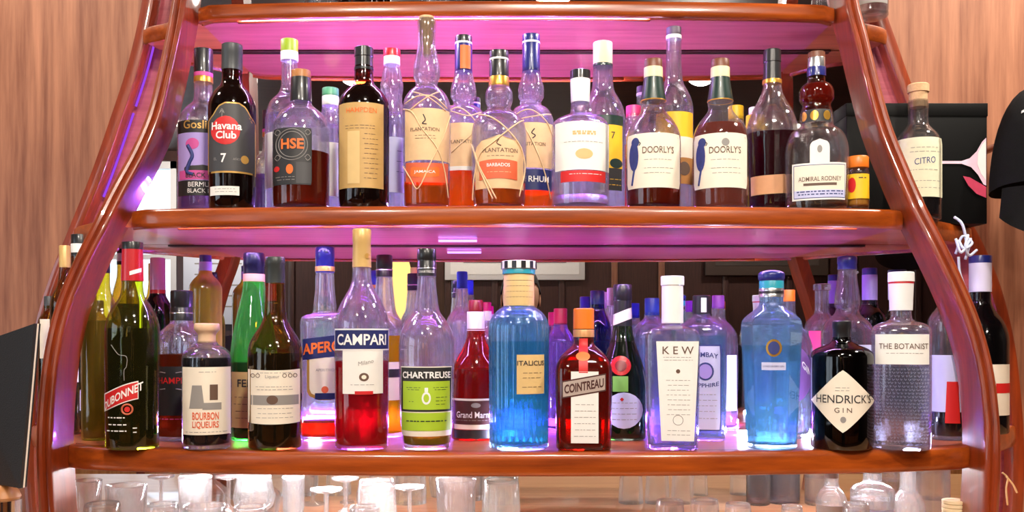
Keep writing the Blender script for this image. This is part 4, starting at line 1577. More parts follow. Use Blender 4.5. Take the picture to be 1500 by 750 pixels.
b = Bottle('orange_liqueur_bottle', 'square amber bottle with orange cap, white strip label and slanted banner', 855, YB1, 'bottom',
           [(482, 14.5), (500, 15), (506, 17), (514, 26), (524, 35), (536, 40), (548, 41), (655, 40)], G_AMBER, n=5, group=GB)
b.liquid(520, L_BROWNRED)
b.cap([(452, 13.5), (453.5, 15), (482, 15.2)], K_ORANGE)
b.cyl(483, 494, 15.4, pbr('ribbed_tan_ring', srgb(206, 150, 100), .4, metal=.3), 'ring', bev=.6)
b.patch(496, 545, 848, 861, A_RED, name='neck_label', nv=16)
b.patch(515, 528, 844, 864, A_ORANGE, 'ellipse', off=.001, name='medallion')
b.patch(543, 645, 837, 876, A_WHITE)
la = b.last
b.lines(list(range(590, 640, 9)), 841, 872, A_GREY, parent=la)
b.patch(551, 576, 824, 887, A_BROWNLAB, shear=-.18, off=.0010, name='banner_edge', nu=16)
b.patch(553, 574, 825.5, 885.5, pbr('silver_print', srgb(196, 180, 170), .4, metal=.4), shear=-.18, off=.0013, nu=16)
b.text('COINTREAU', 563.5, 56, A_BROWNLAB, x=855.5, h=13, bold=.03, shear=-.18, off=.0018)

b = Bottle('liqueur_bottle', 'back-row bottle with crimson cap between the turquoise and amber bottles', 821, 1.62, 'bottom',
           [(474, 10), (482, 11), (492, 18), (502, 22), (655, 22)], glass('violet_glass', (.55, .45, .75), (.2, .12, .35), .1), group=GB)
b.liquid(530, L_CLEAR)
b.cyl(452, 476, 9.8, pbr('crimson_cap', srgb(176, 30, 70), .4))

b = Bottle('gin_bottle', 'tall deep blue bottle in the back row behind the orange cap', 875, 1.62, 'bottom',
           [(440, 10), (455, 11), (470, 17), (485, 20), (655, 20)], glass('cobalt_glass', (.05, .06, .35), (.01, .01, .1), .06), group=GB)
b.liquid(500, liquid('cobalt_fill', (.1, .12, .5), 1.36, .4))
b.cyl(426, 446, 10.4, K_NAVY)

b = Bottle('spirit_bottle', 'narrow clear bottle with white capsule behind the wax-sealed bottle', 896, 1.665, 'bottom',
           [(440, 7), (462, 8), (475, 15), (488, 17), (655, 17)], G_HAZE, group=GB)
b.liquid(500, L_CLEAR)
b.cyl(422, 448, 7, K_WHITE, 'capsule')

b = Bottle('herbal_liqueur_bottle', 'green bottle with red wax seal, oval label and white foil sash', 912, 1.48, 'bottom',
           [(440, 12), (456, 12.5), (480, 14), (500, 18), (520, 25), (540, 31), (560, 34.5), (580, 35), (655, 34)], G_BENE, group=GB)
b.liquid(500, liquid('dark_green_fill', (.03, .07, .02), 1.36, .3))
b.cap([(417, 12.5), (418.5, 13.6), (440, 13.8), (441, 13), (478, 14.2)], K_BLACK, 'capsule')
b.patch(456, 472, 899, 925, A_CREAM, shear=-.4, off=.0012, name='sash')
b.patch(521, 549, 895, 924, A_WAX, 'ellipse', off=.002, name='wax_seal')
b.patch(527, 543, 901, 918, K_DKRED, 'ellipse', off=.0026, name='seal_stamp')
b.patch(550, 572, 898, 920, pbr('green_strip', srgb(120, 180, 80), .5), off=.0006, name='strip_label')
b.patch(573, 625, 887, 941, A_PALEV, 'ellipse')
b.lines([588, 596, 604, 612], 896, 932, A_GREY)
b.patch(580, 586, 908, 914, A_RED, 'diamond', off=.001, parent=b.last, name='emblem')

b = Bottle('gin_bottle', 'pale blue bottle with royal blue cap in the back row', 955, 1.62, 'bottom',
           [(458, 11), (466, 12), (476, 22), (488, 28), (500, 29), (655, 29)], G_PALEB, group=GB)
b.liquid(505, L_AQUA)
b.cyl(437, 462, 10.6, K_BLUE)

b = Bottle('gin_bottle', 'flat square clear bottle with white stopper and tall tapering white label', 985, YB1, 'bottom',
           [(470, 15), (476, 17), (480, 25), (484, 34), (490, 38.5), (500, 39.5), (655, 37)], G, n=7, dr=.75, group=GB)
b.liquid(497, L_CLEAR)
b.cap([(405, 16), (406, 17), (418, 17), (419, 16)], K_WHITE, 'stopper')
b.cap([(419, 15.5), (474, 15.8)], K_WHITE, 'capsule')
b.patch(500, 643, 962, 1023, A_WHITE, 'trap', r=.24, off=.0006)
la = b.last
b.text('K E W', 513, 44, A_INKBROWN, x=993, h=11, bold=.004)
b.lines([523, 527], 972, 1014, A_GREY, parent=la)
b.patch(540, 546, 990, 996, A_INKBROWN, 'ellipse', off=.001, parent=la, name='emblem')
b.lines(list(range(556, 606, 7)), 976, 1010, A_GREY, parent=la)
b.cord([(993 + 7 * math.cos(a), 613 + 7 * math.sin(a)) for a in np.linspace(0, 2 * math.pi, 18)], A_GREY, .4, 'seal_print', off=.0008)
b.lines([628, 634], 976, 1010, A_GREY, parent=la)

b = Bottle('gin_bottle', 'pale blue square gin bottle with queen medallion label, black cap', 1028, 1.48, 'bottom',
           [(458, 12), (464, 14), (470, 22), (478, 32), (490, 36), (655, 35)], G_PALEB, n=4, group=GB)
b.liquid(492, L_AQUA)
b.cap([(433, 12), (434, 13.2), (460, 13.5)], K_BLACK)
b.patch(437, 458, 1027, 1035, K_WHITE, off=.0022, name='tax_strip')
b.patch(505, 628, 1008, 1056, A_INKBLUE, 'rrect', r=.04, name='label_border', off=.0004)
b.patch(507, 626, 1010, 1054, A_PALEV, 'rrect', r=.04, off=.0007)
la = b.last
b.text('BOMBAY', 519, 38, A_INKBLUE, x=1032, h=7, bold=.015, arc=3)
b.patch(530, 556, 1021, 1045, A_INKBLUE, 'ellipse', off=.0010, parent=la, name='medallion')
b.patch(532.5, 553.5, 1023.5, 1042.5, K_LILAC, 'ellipse', off=.0013, parent=la, name='medallion_field')
b.text('SAPPHIRE', 563, 40, A_INKBLUE, x=1032, h=6, bold=.015, arc=-3)
b.lines([576, 584, 592, 600, 610], 1014, 1050, A_GREY, parent=la)

b = Bottle('gin_bottle', 'clear bottle with purple cap beside the queen medallion gin', 1052, 1.62, 'bottom',
           [(450, 9.5), (468, 10.5), (476, 18), (488, 26), (500, 28), (655, 28)], G_HAZE, group=GB)
b.liquid(505, L_CLEAR)
b.cyl(433, 452, 9, pbr('purple_cap', srgb(150, 80, 190), .4))
b.patch(520, 600, 1028, 1078, A_PALEV)

b = Bottle('gin_bottle', 'large faceted sky blue gin bottle with dark blue cap and medallion', 1130, YB1, 'bottom',
           [(430, 17), (446, 17.5), (452, 22), (460, 33), (468, 42), (474, 44.5), (486, 45), (655, 37)], G_AQUA, facets=10, seg=40, group=GB, sub=5)
b.liquid(506, L_AQUA)
b.cap([(396, 6), (398, 15), (402, 19), (408, 19), (414, 16)], K_NAVY, sub=3, sharp=None)
b.cyl(412, 423, 17.5, K_TEAL, 'neck_band', bev=.4)
b.cyl(423, 427, 18, K_SILVER, 'neck_band', bev=.3)
b.cyl(427, 431, 18, K_BLACK, 'neck_band', bev=.3)
b.cyl(431, 436, 18, K_SILVER, 'neck_band', bev=.3)
b.patch(497, 522, 1122, 1145, K_GOLD, 'ellipse', off=.0012, name='medallion')
b.patch(500, 519, 1125, 1142, A_INKBLUE, 'ellipse', off=.0016, name='medallion_field')
b.patch(530, 541, 1116, 1150, A_PALEV, off=.0010, name='label')
b.text('LONDON DRY GIN', 535.5, 30, A_INKBLUE, x=1133, off=.0016)

b = Bottle('gin_bottle', 'round flask gin with orange cap and curved lettering behind the faceted blue bottle', 1156, 1.5, 'bottom',
           [(438, 8.5), (460, 9.5), (475, 16), (492, 28), (515, 34), (560, 36), (610, 33), (655, 28)], G_PALEB, n=2.2, dr=.6, group=GB)
b.liquid(520, L_CLEAR)
b.cyl(425, 442, 8.6, K_ORANGE)
b.patch(505, 590, 1126, 1190, pbr('plum_label', srgb(120, 84, 150), .5), 'ellipse', off=.0006)
b.text('GIN', 540, 14, A_LETTER, x=1181, h=10, shear=1.2, bold=.02)

b = Bottle('gin_bottle', 'small round clear bottle with glass stopper and pink label in the back row', 1204, 1.63, 'bottom',
           [(425, 10), (458, 10.5), (464, 15), (472, 22), (484, 25.5), (500, 26), (655, 26)], G_HAZE, group=GB)
b.liquid(505, L_PINK)
b.cap([(416, 11), (417, 12.5), (425, 12.5), (426, 11)], G_HAZE, 'stopper')
b.patch(485, 520, 1186, 1222, K_PINK)

b = Bottle('vodka_bottle', 'tall clear bottle with swollen neck and navy cap behind the black bottle', 1241, 1.53, 'bottom',
           [(394, 13), (410, 14), (432, 17), (446, 18), (454, 16), (462, 20), (474, 32), (488, 37), (655, 37)], G_HAZE, group=GB)
b.liquid(470, L_CLEAR)
b.cap([(376, 12.6), (377.5, 13.8), (386, 14), (387, 13.4), (395, 13.8)], K_NAVY)
b.patch(505, 600, 1208, 1274, A_PALEV)

b = Bottle('wine_bottle', 'dark bottle with lilac capsule in the back row beside the swollen-neck bottle', 1274, 1.655, 'bottom',
           [(440, 11), (450, 13), (460, 20), (472, 23), (655, 23)], glass('dark_teal_glass', (.06, .10, .12), (.01, .02, .03), .04), group=GB)
b.liquid(455, L_DEEP)
b.cyl(393, 403, 10.6, K_NAVY)
b.cyl(403, 446, 10.8, K_LILAC, 'capsule', bev=.2)

b = Bottle('gin_bottle', 'squat black apothecary bottle with cream diamond label', 1233, YB1, 'bottom',
           [(492, 12.5), (500, 14), (505, 22), (511, 36), (517, 42.5), (524, 44.3), (655, 44)], G_DARK, group=GB)
b.liquid(505, L_DEEP)
b.cap([(470, 11.5), (471.5, 13.2), (481, 13.6), (483, 12.6), (494, 12.8)], K_BLACK, 'stopper')
b.patch(541, 630, 1191, 1278, A_CREAM, 'rdiamond', nv=24, nu=20)
la = b.last
b.text("HENDRICK'S", 582, 86, A_INK, x=1237, h=12, bold=.004)
b.text('GIN', 598, 24, A_INKBROWN, x=1235, h=7, space=1.5)
b.lines([566, 570], 1222, 1246, A_GREY, parent=la)
b.patch(607, 616, 1231, 1239, A_GREY, 'ellipse', off=.001, parent=la, name='crest')

b = Bottle('gin_bottle', 'clear gin bottle with embossed lower body, white neck and red ring', 1320, YB1, 'bottom',
           [(452, 14.5), (466, 15), (470, 19), (474, 31), (479, 38.5), (488, 41.3), (655, 40.5)], G_HAZE, n=3.2, group=GB)
b.liquid(536, liquid('clear_gin', (.96, .96, .99), 1.36, .04))
b.cap([(399, 17), (400, 18.2), (413, 18.4), (414, 17)], K_WHITE, 'stopper')
b.cyl(413, 416, 17.6, K_RED, 'red_ring', bev=.2)
b.cap([(416, 17.4), (422, 17), (455, 15.8)], K_WHITE, 'capsule')
b.patch(490, 533, 1283, 1361.5, A_WHITE, nu=16)
la = b.last
b.text('THE BOTANIST', 507, 68, A_INKBROWN, x=1324, h=8, bold=.004)
b.lines([517], 1300, 1350, A_GREY, parent=la)
b.last = b.root
rnd = random.Random(9)
gs = []
for i in range(22):                    # raised lettering rows over the lower glass
    y = 540 + i * 4.9
    x = 1283 + rnd.random() * 3
    while x < 1357:
        w_ = 1.6 + rnd.random() * 2.6
        z = b.Z(y)
        pts = [b.surf(b.arc(xx - b.x, z), b.Z(yy), .0008) for xx, yy in ((x, y - 1.4), (x + w_ * .5, y + 1.2), (x + w_, y - .9))]
        gs.append(tube_geo(pts, .42 * b.k, 4))
        x += w_ + 1.6 + rnd.random() * 1.5
V, Fc = merge(*gs)
o = mesh_obj('embossed_lettering', V, Fc, glass('frosted_relief', (.8, .8, .86), (.3, .28, .4), .3), b.root)
o['kind'] = 'stuff'

b = Bottle('spirit_bottle', 'clear bottle with pale label and red tapered tag beside the rib', 1387, 1.475, 'bottom',
           [(420, 11), (446, 12), (454, 16), (462, 22), (472, 26), (655, 27)], G_HAZE, group=GB)
b.liquid(598, L_DEEP)
b.cyl(395, 424, 11, K_WHITE)
b.patch(520, 602, 1362, 1412, A_PALEV)
b.patch(558, 618, 1387, 1402, A_RED, 'trap', r=-.35, off=.001, parent=b.last, name='red_tag')

b = Bottle('wine_bottle', 'dark bottle with lilac white capsule and navy top outside the curved rib', 1436, 1.575, 'bottom',
           [(426, 14), (444, 14.5), (456, 20), (470, 30), (486, 36), (502, 38), (655, 38)], glass('smoky_glass', (.10, .07, .10), (.02, .015, .02), .04), group=GB)
b.liquid(478, L_DEEP)
b.cyl(375, 386, 15.6, K_NAVY)
b.cap([(386, 15.4), (428, 15.2)], pbr('lavender_white_capsule', srgb(206, 200, 222), .4), 'capsule')
b.patch(533, 606, 1440, 1474, A_CREAM)
b.patch(560, 574, 1456, 1474, A_RED, off=.001, parent=b.last, name='band')

# ------------------------------------------------------------------ glassware on the back counter
GC = glass2('drinking_glass', (0.98, 0.985, 0.985), 0.10)
GT = glass2('greenish_drinking_glass', (0.93, 0.975, 0.96), 0.10)
GG = 'clean glasses on the back counter'


def glass_thing(name, label, px, ytop, hw, Y, kind, mat=GC):
    k = Y / F
    z0 = SHELF_Z['counter']
    X = (px - PX) * k
    r = hw * k
    H = CZ + (PY - ytop) * k - z0
    root = empty(name, (X, Y, z0 + .0003), label, 'glass', GG)
    t = .0016
    if kind == 'tumbler':
        out = [(0, r * .78), (.002, r * .82), (H * .5, r * .91), (H - .001, r), (H, r - t * .5)]
        inn = [(H, r - t * .6), (H - .002, r - t), (H * .5, r * .91 - t), (.012, r * .82 - t), (.011, r * .4)]
    elif kind == 'upturned':
        out = [(0, r), (.002, r), (H * .5, r * .93), (H - .004, r * .84), (H, r * .78)]
        inn = [(H, r * .76), (H - .006, r * .74), (H - .004, r * .5)]
    elif kind == 'wine':          # standing on its foot
        out = [(0, r * .75), (.003, r * .75), (.008, r * .12), (H * .45, r * .10), (H * .5, r * .35), (H * .62, r * .92), (H * .72, r), (H, r * .82)]
        inn = [(H, r * .82 - t), (H * .72, r - t), (H * .62, r * .92 - t), (H * .52, r * .3), (H * .515, r * .05)]
    elif kind == 'wine_upturned':  # rim down, foot up
        out = [(0, r * .82), (H * .28, r), (H * .38, r * .92), (H * .5, r * .35), (H * .55, r * .10), (H - .008, r * .12), (H - .003, r * .75), (H, r * .75)]
        inn = [(H, r * .7), (H - .001, r * .05)]
    else:                         # flute
        out = [(0, r * .9), (.003, r * .9), (.008, r * .15), (H * .3, r * .12), (H * .36, r * .5), (H * .6, r * .95), (H, r)]
        inn = [(H, r - t), (H * .6, r * .95 - t), (H * .38, r * .45), (H * .37, r * .05)]
    pr = out + inn
    V, Fc = lathe_geo(pr, 28)
    mesh_obj('glass_wall', V, Fc, mat, root, sharp=50)
    pts = [((r - t * .4) * math.cos(a), (r - t * .4) * math.sin(a), 0) for a in np.linspace(0, 2 * math.pi, 28, endpoint=False)]
    if kind in ('tumbler', 'flute'):
        tube('rim', [(x, y, H) for x, y, _ in pts], .0011, mat, root, 6, True)
    else:
        q = .78 if kind == 'upturned' else (.82 if kind == 'wine' else .75)
        tube('rim' if kind == 'wine' else 'foot_edge', [(x * q, y * q, H - .0005) for x, y, _ in pts], .0013, mat, root, 6, True)
    return root


for px, yt, hw, Y, kind, lab, mat in (
        (126, 704, 22, 1.50, 'tumbler', 'clear tumbler nearest the curved rib under the bottom shelf', GC),
        (150, 737, 30, 1.385, 'upturned', 'upturned tumbler in front of the first tumbler by the rib', GC),
        (185, 711, 29, 1.44, 'tumbler', 'thick-rimmed tumbler beside the first tumbler by the rib', GC),
        (236, 697, 25, 1.60, 'wine_upturned', 'upturned wine glass behind the thick-rimmed tumbler', GC),
        (238, 738, 27, 1.40, 'upturned', 'low upturned tumbler next to the thick-rimmed tumbler', GC),
        (286, 699, 24, 1.54, 'flute', 'tall flute standing under the wooden-stoppered bottle', GC),
        (300, 741, 30, 1.40, 'tumbler', 'low tumbler in front of the tall flute', GC),
        (335, 697, 24, 1.62, 'wine_upturned', 'upturned wine glass behind the tall flute', GC),
        (372, 698, 30, 1.52, 'wine', 'wine glass standing below the cream engraved label', GC),
        (366, 742, 28, 1.39, 'upturned', 'low upturned tumbler in front of the wine glass', GC),
        (430, 699, 16, 1.50, 'flute', 'narrow flute with amber reflections beside the wine glass', GC),
        (478, 716, 30, 1.42, 'wine_upturned', 'upturned wine glass below the blue-capped aperitif', GC),
        (506, 700, 26, 1.60, 'wine_upturned', 'tall upturned wine glass behind its neighbour below the red aperitif', GC),
        (552, 704, 32, 1.50, 'upturned', 'broad upturned tumbler below the red aperitif', GC),
        (600, 712, 28, 1.42, 'wine_upturned', 'upturned stem glass with wide foot below the lime green label', GC),
        (534, 742, 26, 1.385, 'upturned', 'low upturned tumbler before the broad one', GC),
        (668, 703, 30, 1.46, 'tumbler', 'single clear tumbler standing free in the middle', GC),
        (734, 702, 31, 1.50, 'upturned', 'greenish upturned tumbler below the turquoise bottle', GT),
        (981, 733, 24, 1.50, 'upturned', 'first of three upturned tumblers in a row', GC),
        (1032, 732, 24, 1.50, 'upturned', 'middle of three upturned tumblers in a row', GC),
        (1081, 738, 22, 1.50, 'upturned', 'last and lowest of three upturned tumblers in a row', GC),
        (1254, 738, 22, 1.39, 'upturned', 'low upturned tumbler below the embossed gin bottle', GC),
        (1160, 741, 18, 1.40, 'upturned', 'small upturned tumbler below the faceted blue gin', GC)):
    glass_thing('wine_glass' if 'wine' in kind or kind == 'flute' else 'tumbler', lab, px, yt, hw, Y, kind, mat)

GL = 'bottles on the back counter'
b = Bottle('spirit_bottle', 'clear bottle with brown neck band on the counter below the black bottle', 1218, 1.52, 'counter',
           [(690, 10), (712, 11), (722, 18), (734, 22), (900, 22)], G, group=GL)
b.liquid(745, L_CLEAR)
b.cyl(684, 700, 10, K_WHITE)
b.patch(738, 830, 1198, 1240, A_WHITE)
b = Bottle('spirit_bottle', 'wide clear bottle with pale blue label on the counter by the rib', 1278, 1.50, 'counter',
           [(684, 13), (706, 14), (712, 26), (720, 31), (900, 31)], G_HAZE, group=GL)
b.liquid(730, L_CLEAR)
b.patch(742, 860, 1250, 1306, A_PALEV)
b.cyl(674, 692, 13, K_CORK, 'cork')
b = Bottle('spirit_bottle', 'narrow clear bottle with long neck on the counter', 1330, 1.52, 'counter',
           [(670, 11), (716, 12), (730, 20), (742, 24), (900, 24)], G_HAZE, group=GL)
b.liquid(760, L_CLEAR)
b.cyl(660, 676, 11, K_WHITE)
b = Bottle('spirit_bottle', 'clear straight bottle beside the stack of coasters', 1366, 1.64, 'counter',
           [(660, 20), (690, 24), (900, 24)], G_HAZE, group=GL)
b.liquid(730, L_CLEAR)
b.cyl(648, 664, 14, K_WHITE)
# stack of coasters
k_ = 1.42 / F
cs = P3(1398, 740, 1.42)
n_c = int((CZ + (PY - 724) * k_ - ZC) / .0062)
for i in range(n_c):
    V, Fc = lathe_geo([(0, .0165), (.0008, .018), (.0048, .018), (.0056, .0165)], 24)
    o = mesh_obj('coaster', V, Fc, pbr('cream_coaster', srgb(222, 200, 160), .7, var=.1), None, sharp=40)
    o.location = (cs.x, cs.y, ZC + .0003 + i * .0060)
    tag(o, 'small cream round coaster in the tall stack by the rib foot', 'coaster', 'stack of cream coasters')

# ------------------------------------------------------------------ black gift box with cocktail-glass print
by = 1.625
x0, x1 = (1240 - PX) * by / F, (1446 - PX) * by / F
zt2 = CZ + (PY - 152) * by / F
zb2 = SHELF_Z['middle'] + .0004
gb = empty('gift_box', ((x0 + x1) / 2, by, zb2), 'black gift box with pink cocktail glass printed on its front, behind corked bottle', 'box')
gx = (x1 - x0) / 2
K_BOX = pbr('black_card', (.003, .003, .003), .5, spec=.15)
box('carton', (-gx, 0, 0), (gx, .062, zt2 - zb2), K_BOX, gb, .0012)
box('lid_edge', (-gx - .001, -.001, zt2 - zb2 - .022), (gx + .001, .063, zt2 - zb2 + .001), K_BOX, gb, .0008)


def flat(name, pts, mat, off, parent, Y0, org):
    V = [((px - PX) * Y0 / F - org[0], -off, CZ + (PY - py) * Y0 / F - org[2]) for px, py in pts]
    return mesh_obj(name, V, [tuple(range(len(V)))], mat, parent, smooth=False)


og = gb.location
P_PINK = pbr('pale_pink_print', srgb(232, 196, 214), .5, var=.1)
P_ROSE = pbr('rose_print', srgb(190, 60, 90), .5, var=.2)
flat('glass_print', [(1376, 236), (1408, 236), (1420, 232), (1430, 222), (1438, 208), (1444, 202), (1444, 272), (1440, 270), (1432, 256), (1422, 245), (1408, 240), (1376, 240)], P_PINK, .0013, gb, by, og)
flat('bowl_print', [(1432, 224), (1438, 212), (1443.5, 206), (1443.5, 264), (1436, 254), (1431, 240)], A_LETTER, .0016, gb, by, og)
flat('reflection_print', [(1410, 258), (1420, 260), (1434, 268), (1444, 274), (1444, 290), (1430, 284), (1418, 272)], P_ROSE, .0014, gb, by, og)  # rose patch painted as the reflection below the glass

# ------------------------------------------------------------------ black cap hanging on a peg
cx_, cY = (1537 - PX) * 1.52 / F, 1.52
cz_ = CZ + (PY - 238) * 1.52 / F
peg = empty('wall_peg', (cx_, YW, cz_ + .06), 'wooden peg on the wall that the black cap hangs from', 'peg')
V, Fc = lathe_geo([(0, .012), (.004, .012), (.006, .007), (.25, .007), (.254, .010), (.264, .010)], 16)
mesh_obj('peg_shaft', [(x, -z - .0005, y) for x, y, z in V], Fc, W_RIB, peg, sharp=40)
hat = empty('baseball_cap', (cx_, cY, cz_), 'black baseball cap hanging on the wall beside the gift box', 'cap')
K_HAT = pbr('black_cotton', (.004, .004, .0045), .9, spec=.2, bump=.5, bscale=900)
V, Fc = [], []
na, nb = 36, 12
for j in range(nb + 1):
    t = j / nb
    ph = math.pi / 2 * t
    for i in range(na):
        a = 2 * math.pi * i / na
        seam = 1 - .012 * (abs(math.sin(3 * a)) < .12)
        r = math.cos(ph) ** .72 * seam
        V.append((.092 * r * math.cos(a), .076 * r * math.sin(a), -.045 + .170 * math.sin(ph) ** 1.05 + .006 * math.sin(2 * a + 3 * t)))
for j in range(nb):
    for i in range(na):
        Fc.append((j * na + i, j * na + (i + 1) % na, (j + 1) * na + (i + 1) % na, (j + 1) * na + i))
mesh_obj('crown', V, Fc, K_HAT, hat)
V, Fc = [], []
nu, nv = 24, 8
for side in (0, 1):
    for j in range(nv + 1):
        t = j / nv
        for i in range(nu + 1):
            u = -1 + 2 * i / nu
            a = u * 1.35
            rx = .088 + .012 * t
            V.append((rx * math.sin(a), -.070 * math.cos(a) - .028 * t * math.cos(a) ** .5 - side * .002, -.045 - .092 * t * math.sqrt(max(0, 1 - .55 * u * u)) + .012 * u * u * t - side * .0015))
n1 = (nu + 1) * (nv + 1)
for s_ in (0, 1):
    for j in range(nv):
        for i in range(nu):
            a = s_ * n1 + j * (nu + 1) + i
            q = (a, a + 1, a + nu + 2, a + nu + 1)
            Fc.append(q if s_ == 0 else q[::-1])
mesh_obj('brim', V, Fc, K_HAT, hat)
tv, tf, ts = text_geo('D', .02)
mesh_obj('embroidery', [(-.028 + x * .011, -.0745 + .0, -.004 + y * .011) for x, y in tv], tf, A_LETTER, hat, smooth=False)
mesh_obj('red_stitching', [(-.050, -.066, -.034), (.050, -.066, -.034), (.050, -.069, -.022), (-.028, -.0765, -.018)], [(0, 1, 2, 3)], pbr('red_thread', srgb(120, 20, 40), .7), hat, smooth=False)
V, Fc = lathe_geo([(0, .008), (.003, .007), (.005, .004)], 14)
mesh_obj('top_button', [(x, y, z + .118) for x, y, z in V], Fc, K_HAT, hat)
mesh_obj('painted_highlight', [(-.066, -.036, .072), (-.030, -.052, .094), (-.030, -.0525, .098), (-.066, -.0365, .076)], [(0, 1, 2, 3)], pbr('highlight_paint', (.75, .75, .75), .3), hat, smooth=False)  # pale strip painted on as the highlight across the crown

# ------------------------------------------------------------------ menu on its canister
mx, mY = (4 - PX) * 1.24 / F, 1.24
can = empty('canister', (mx, mY, ZC + .0003), 'chrome canister with wooden lid beside the foot of the rib', 'canister')
Hc = CZ + (PY - 731) * mY / F - ZC
V, Fc = lathe_geo([(0, .022), (.001, .0235), (Hc - .001, .0235), (Hc, .022)], 28)
mesh_obj('body', V, Fc, pbr('chrome', (.75, .75, .76), .12, metal=1), can, sharp=40)
V, Fc = lathe_geo([(Hc + .0002, .021), (Hc + .003, .0225), (Hc + .010, .020), (Hc + .019, .012), (Hc + .020, .010)], 28)
mesh_obj('wooden_lid', V, Fc, K_WOOD, can, sharp=40)
mn = empty('drinks_menu', (mx, mY, ZC + Hc + .0208), 'tall black drinks menu with slanted top standing on the chrome canister', 'menu')
K_MENU = pbr('black_leatherette', (.016, .017, .018), .38, bump=.25, bscale=600)


def sheet(name, y_off, shade, grow=0.0):
    def q(px, py, Y):
        p = P3(px, py, Y)
        return (p.x - mn.location.x, p.y - mn.location.y + y_off, p.z - mn.location.z)
    f = [q(-70, 516, 1.31), (q(50, 474, 1.20)), q(29, 719, 1.20), q(-70, 702, 1.31)]
    f[2] = (f[2][0], f[2][1], 0.0)
    f[3] = (f[3][0], f[3][1], 0.0)
    bk = [(x + .002, y + .004, z) for x, y, z in f]
    return mesh_obj(name, f + bk, [(0, 1, 2, 3), (7, 6, 5, 4), (0, 4, 5, 1), (1, 5, 6, 2), (2, 6, 7, 3), (3, 7, 4, 0)], shade, mn, smooth=False)


sheet('cover', 0.0, K_MENU)
sheet('pages', .0045, A_CREAM)
sheet('back_cover', .009, K_MENU)

# ------------------------------------------------------------------ strings tied to the rib wings
STR = pbr('pale_string', srgb(196, 206, 232), .8)
TAN = pbr('tan_string', srgb(206, 166, 116), .8)


def string(name, label, paths, Y, mat, r):
    p0 = P3(*paths[0][0][:2], Y)
    root = empty(name, p0, label, 'string')
    for i, pts in enumerate(paths):
        P = []
        for q in crom([p + (0,) if len(p) == 2 else p for p in pts], 6, clamp=False):
            v = P3(q[0], q[1], Y + q[2]) - p0
            P.append(v)
        tube('loop' if i else 'strand', P, r, mat, root, 6)
    return root


string('tied_string', 'pale blue string knotted round the middle shelf wing by the rib',
       [[(1398, 318), (1408, 326, -.01), (1413, 340, -.012), (1416, 358, -.012)], [(1404, 352, -.012), (1412, 364, -.02), (1424, 356, -.015), (1410, 346, -.012), (1400, 372, -.01)],
        [(1418, 344, -.012), (1414, 362, -.02), (1420, 374, -.012), (1431, 366, -.01)], [(1404, 376, -.012), (1406, 400, -.01), (1412, 420, -.01), (1412, 440, -.01)],
        [(1400, 350, -.012), (1408, 370, -.022), (1422, 350, -.012), (1414, 380, -.01)]], 1.50, STR, .0022)
string('hanging_string', 'thin tan cord hanging from the bottom shelf wing at the frame edge',
       [[(1468, 692), (1476, 700, -.005), (1474, 715, -.008), (1476, 740, -.008)], [(1474, 698, -.006), (1484, 710, -.008), (1490, 722, -.008)]], 1.45, TAN, .0014)

# one bottle base that shows above the end of the top shelf
b = Bottle('spirit_bottle', 'bottle with grey striped label whose foot shows above the top shelf wing', 1276, 1.63, 'top',
           [(-200, 10), (-150, 12), (-120, 22), (-100, 24), (20, 24)], G_HAZE, group='bottles on the top shelf')
b.liquid(-90, L_CLEAR)
b.patch(-70, 12, 1254, 1298, A_GREY)
b.cyl(-215, -190, 10, K_BLACK)
for i, (px, m, lm) in enumerate(((470, G_HAZE, 'clear bottle'), (520, G_BROWN, 'brown bottle'), (640, G_HAZE, 'second clear bottle'), (705, G_BENE, 'green bottle'), (760, G_AMBER, 'amber bottle'))):
    b = Bottle('spirit_bottle', lm + ' on the top shelf, only its foot reaching into view', px, 1.62, 'top', [(-200, 11), (-150, 12), (-120, 23), (-100, 25), (20, 25)], m, group='bottles on the top shelf')
    b.liquid(-80, L_CLEAR if i in (0, 2) else L_DEEP)
    b.cyl(-215, -190, 11, K_BLACK)
    b.patch(-80, -10, px - 23, px + 23, A_CREAM)

# ------------------------------------------------------------------ the room seen in the mirror
for i, (x, y, p) in enumerate(SPOTS):
    r_ = empty('ceiling_lamp', (x, y, CEIL), ['recessed ceiling lamp over the side wall', 'recessed ceiling lamp over the middle of the bar', 'recessed ceiling lamp over the gift box side',
               'recessed ceiling lamp behind the photographer near the window', 'recessed ceiling lamp behind the photographer near the dark picture', 'added ceiling lamp brightening the white-mounted picture', 'added ceiling lamp brightening the dark painting', 'added ceiling lamp brightening the notice board'][i], 'lamp', 'recessed ceiling lamps')
    V, Fc = lathe_geo([(-.012, .105), (-.010, .115), (-.0005, .12)], 28)
    mesh_obj('trim_ring', V, Fc, K_WHITE, r_, sharp=40)
    V, Fc = lathe_geo([(-.016, .085), (-.0125, .09)], 28)
    mesh_obj('diffuser', V, Fc, emis('lamp_diffuser', (1, .86, .68), 6.0), r_, sharp=40)

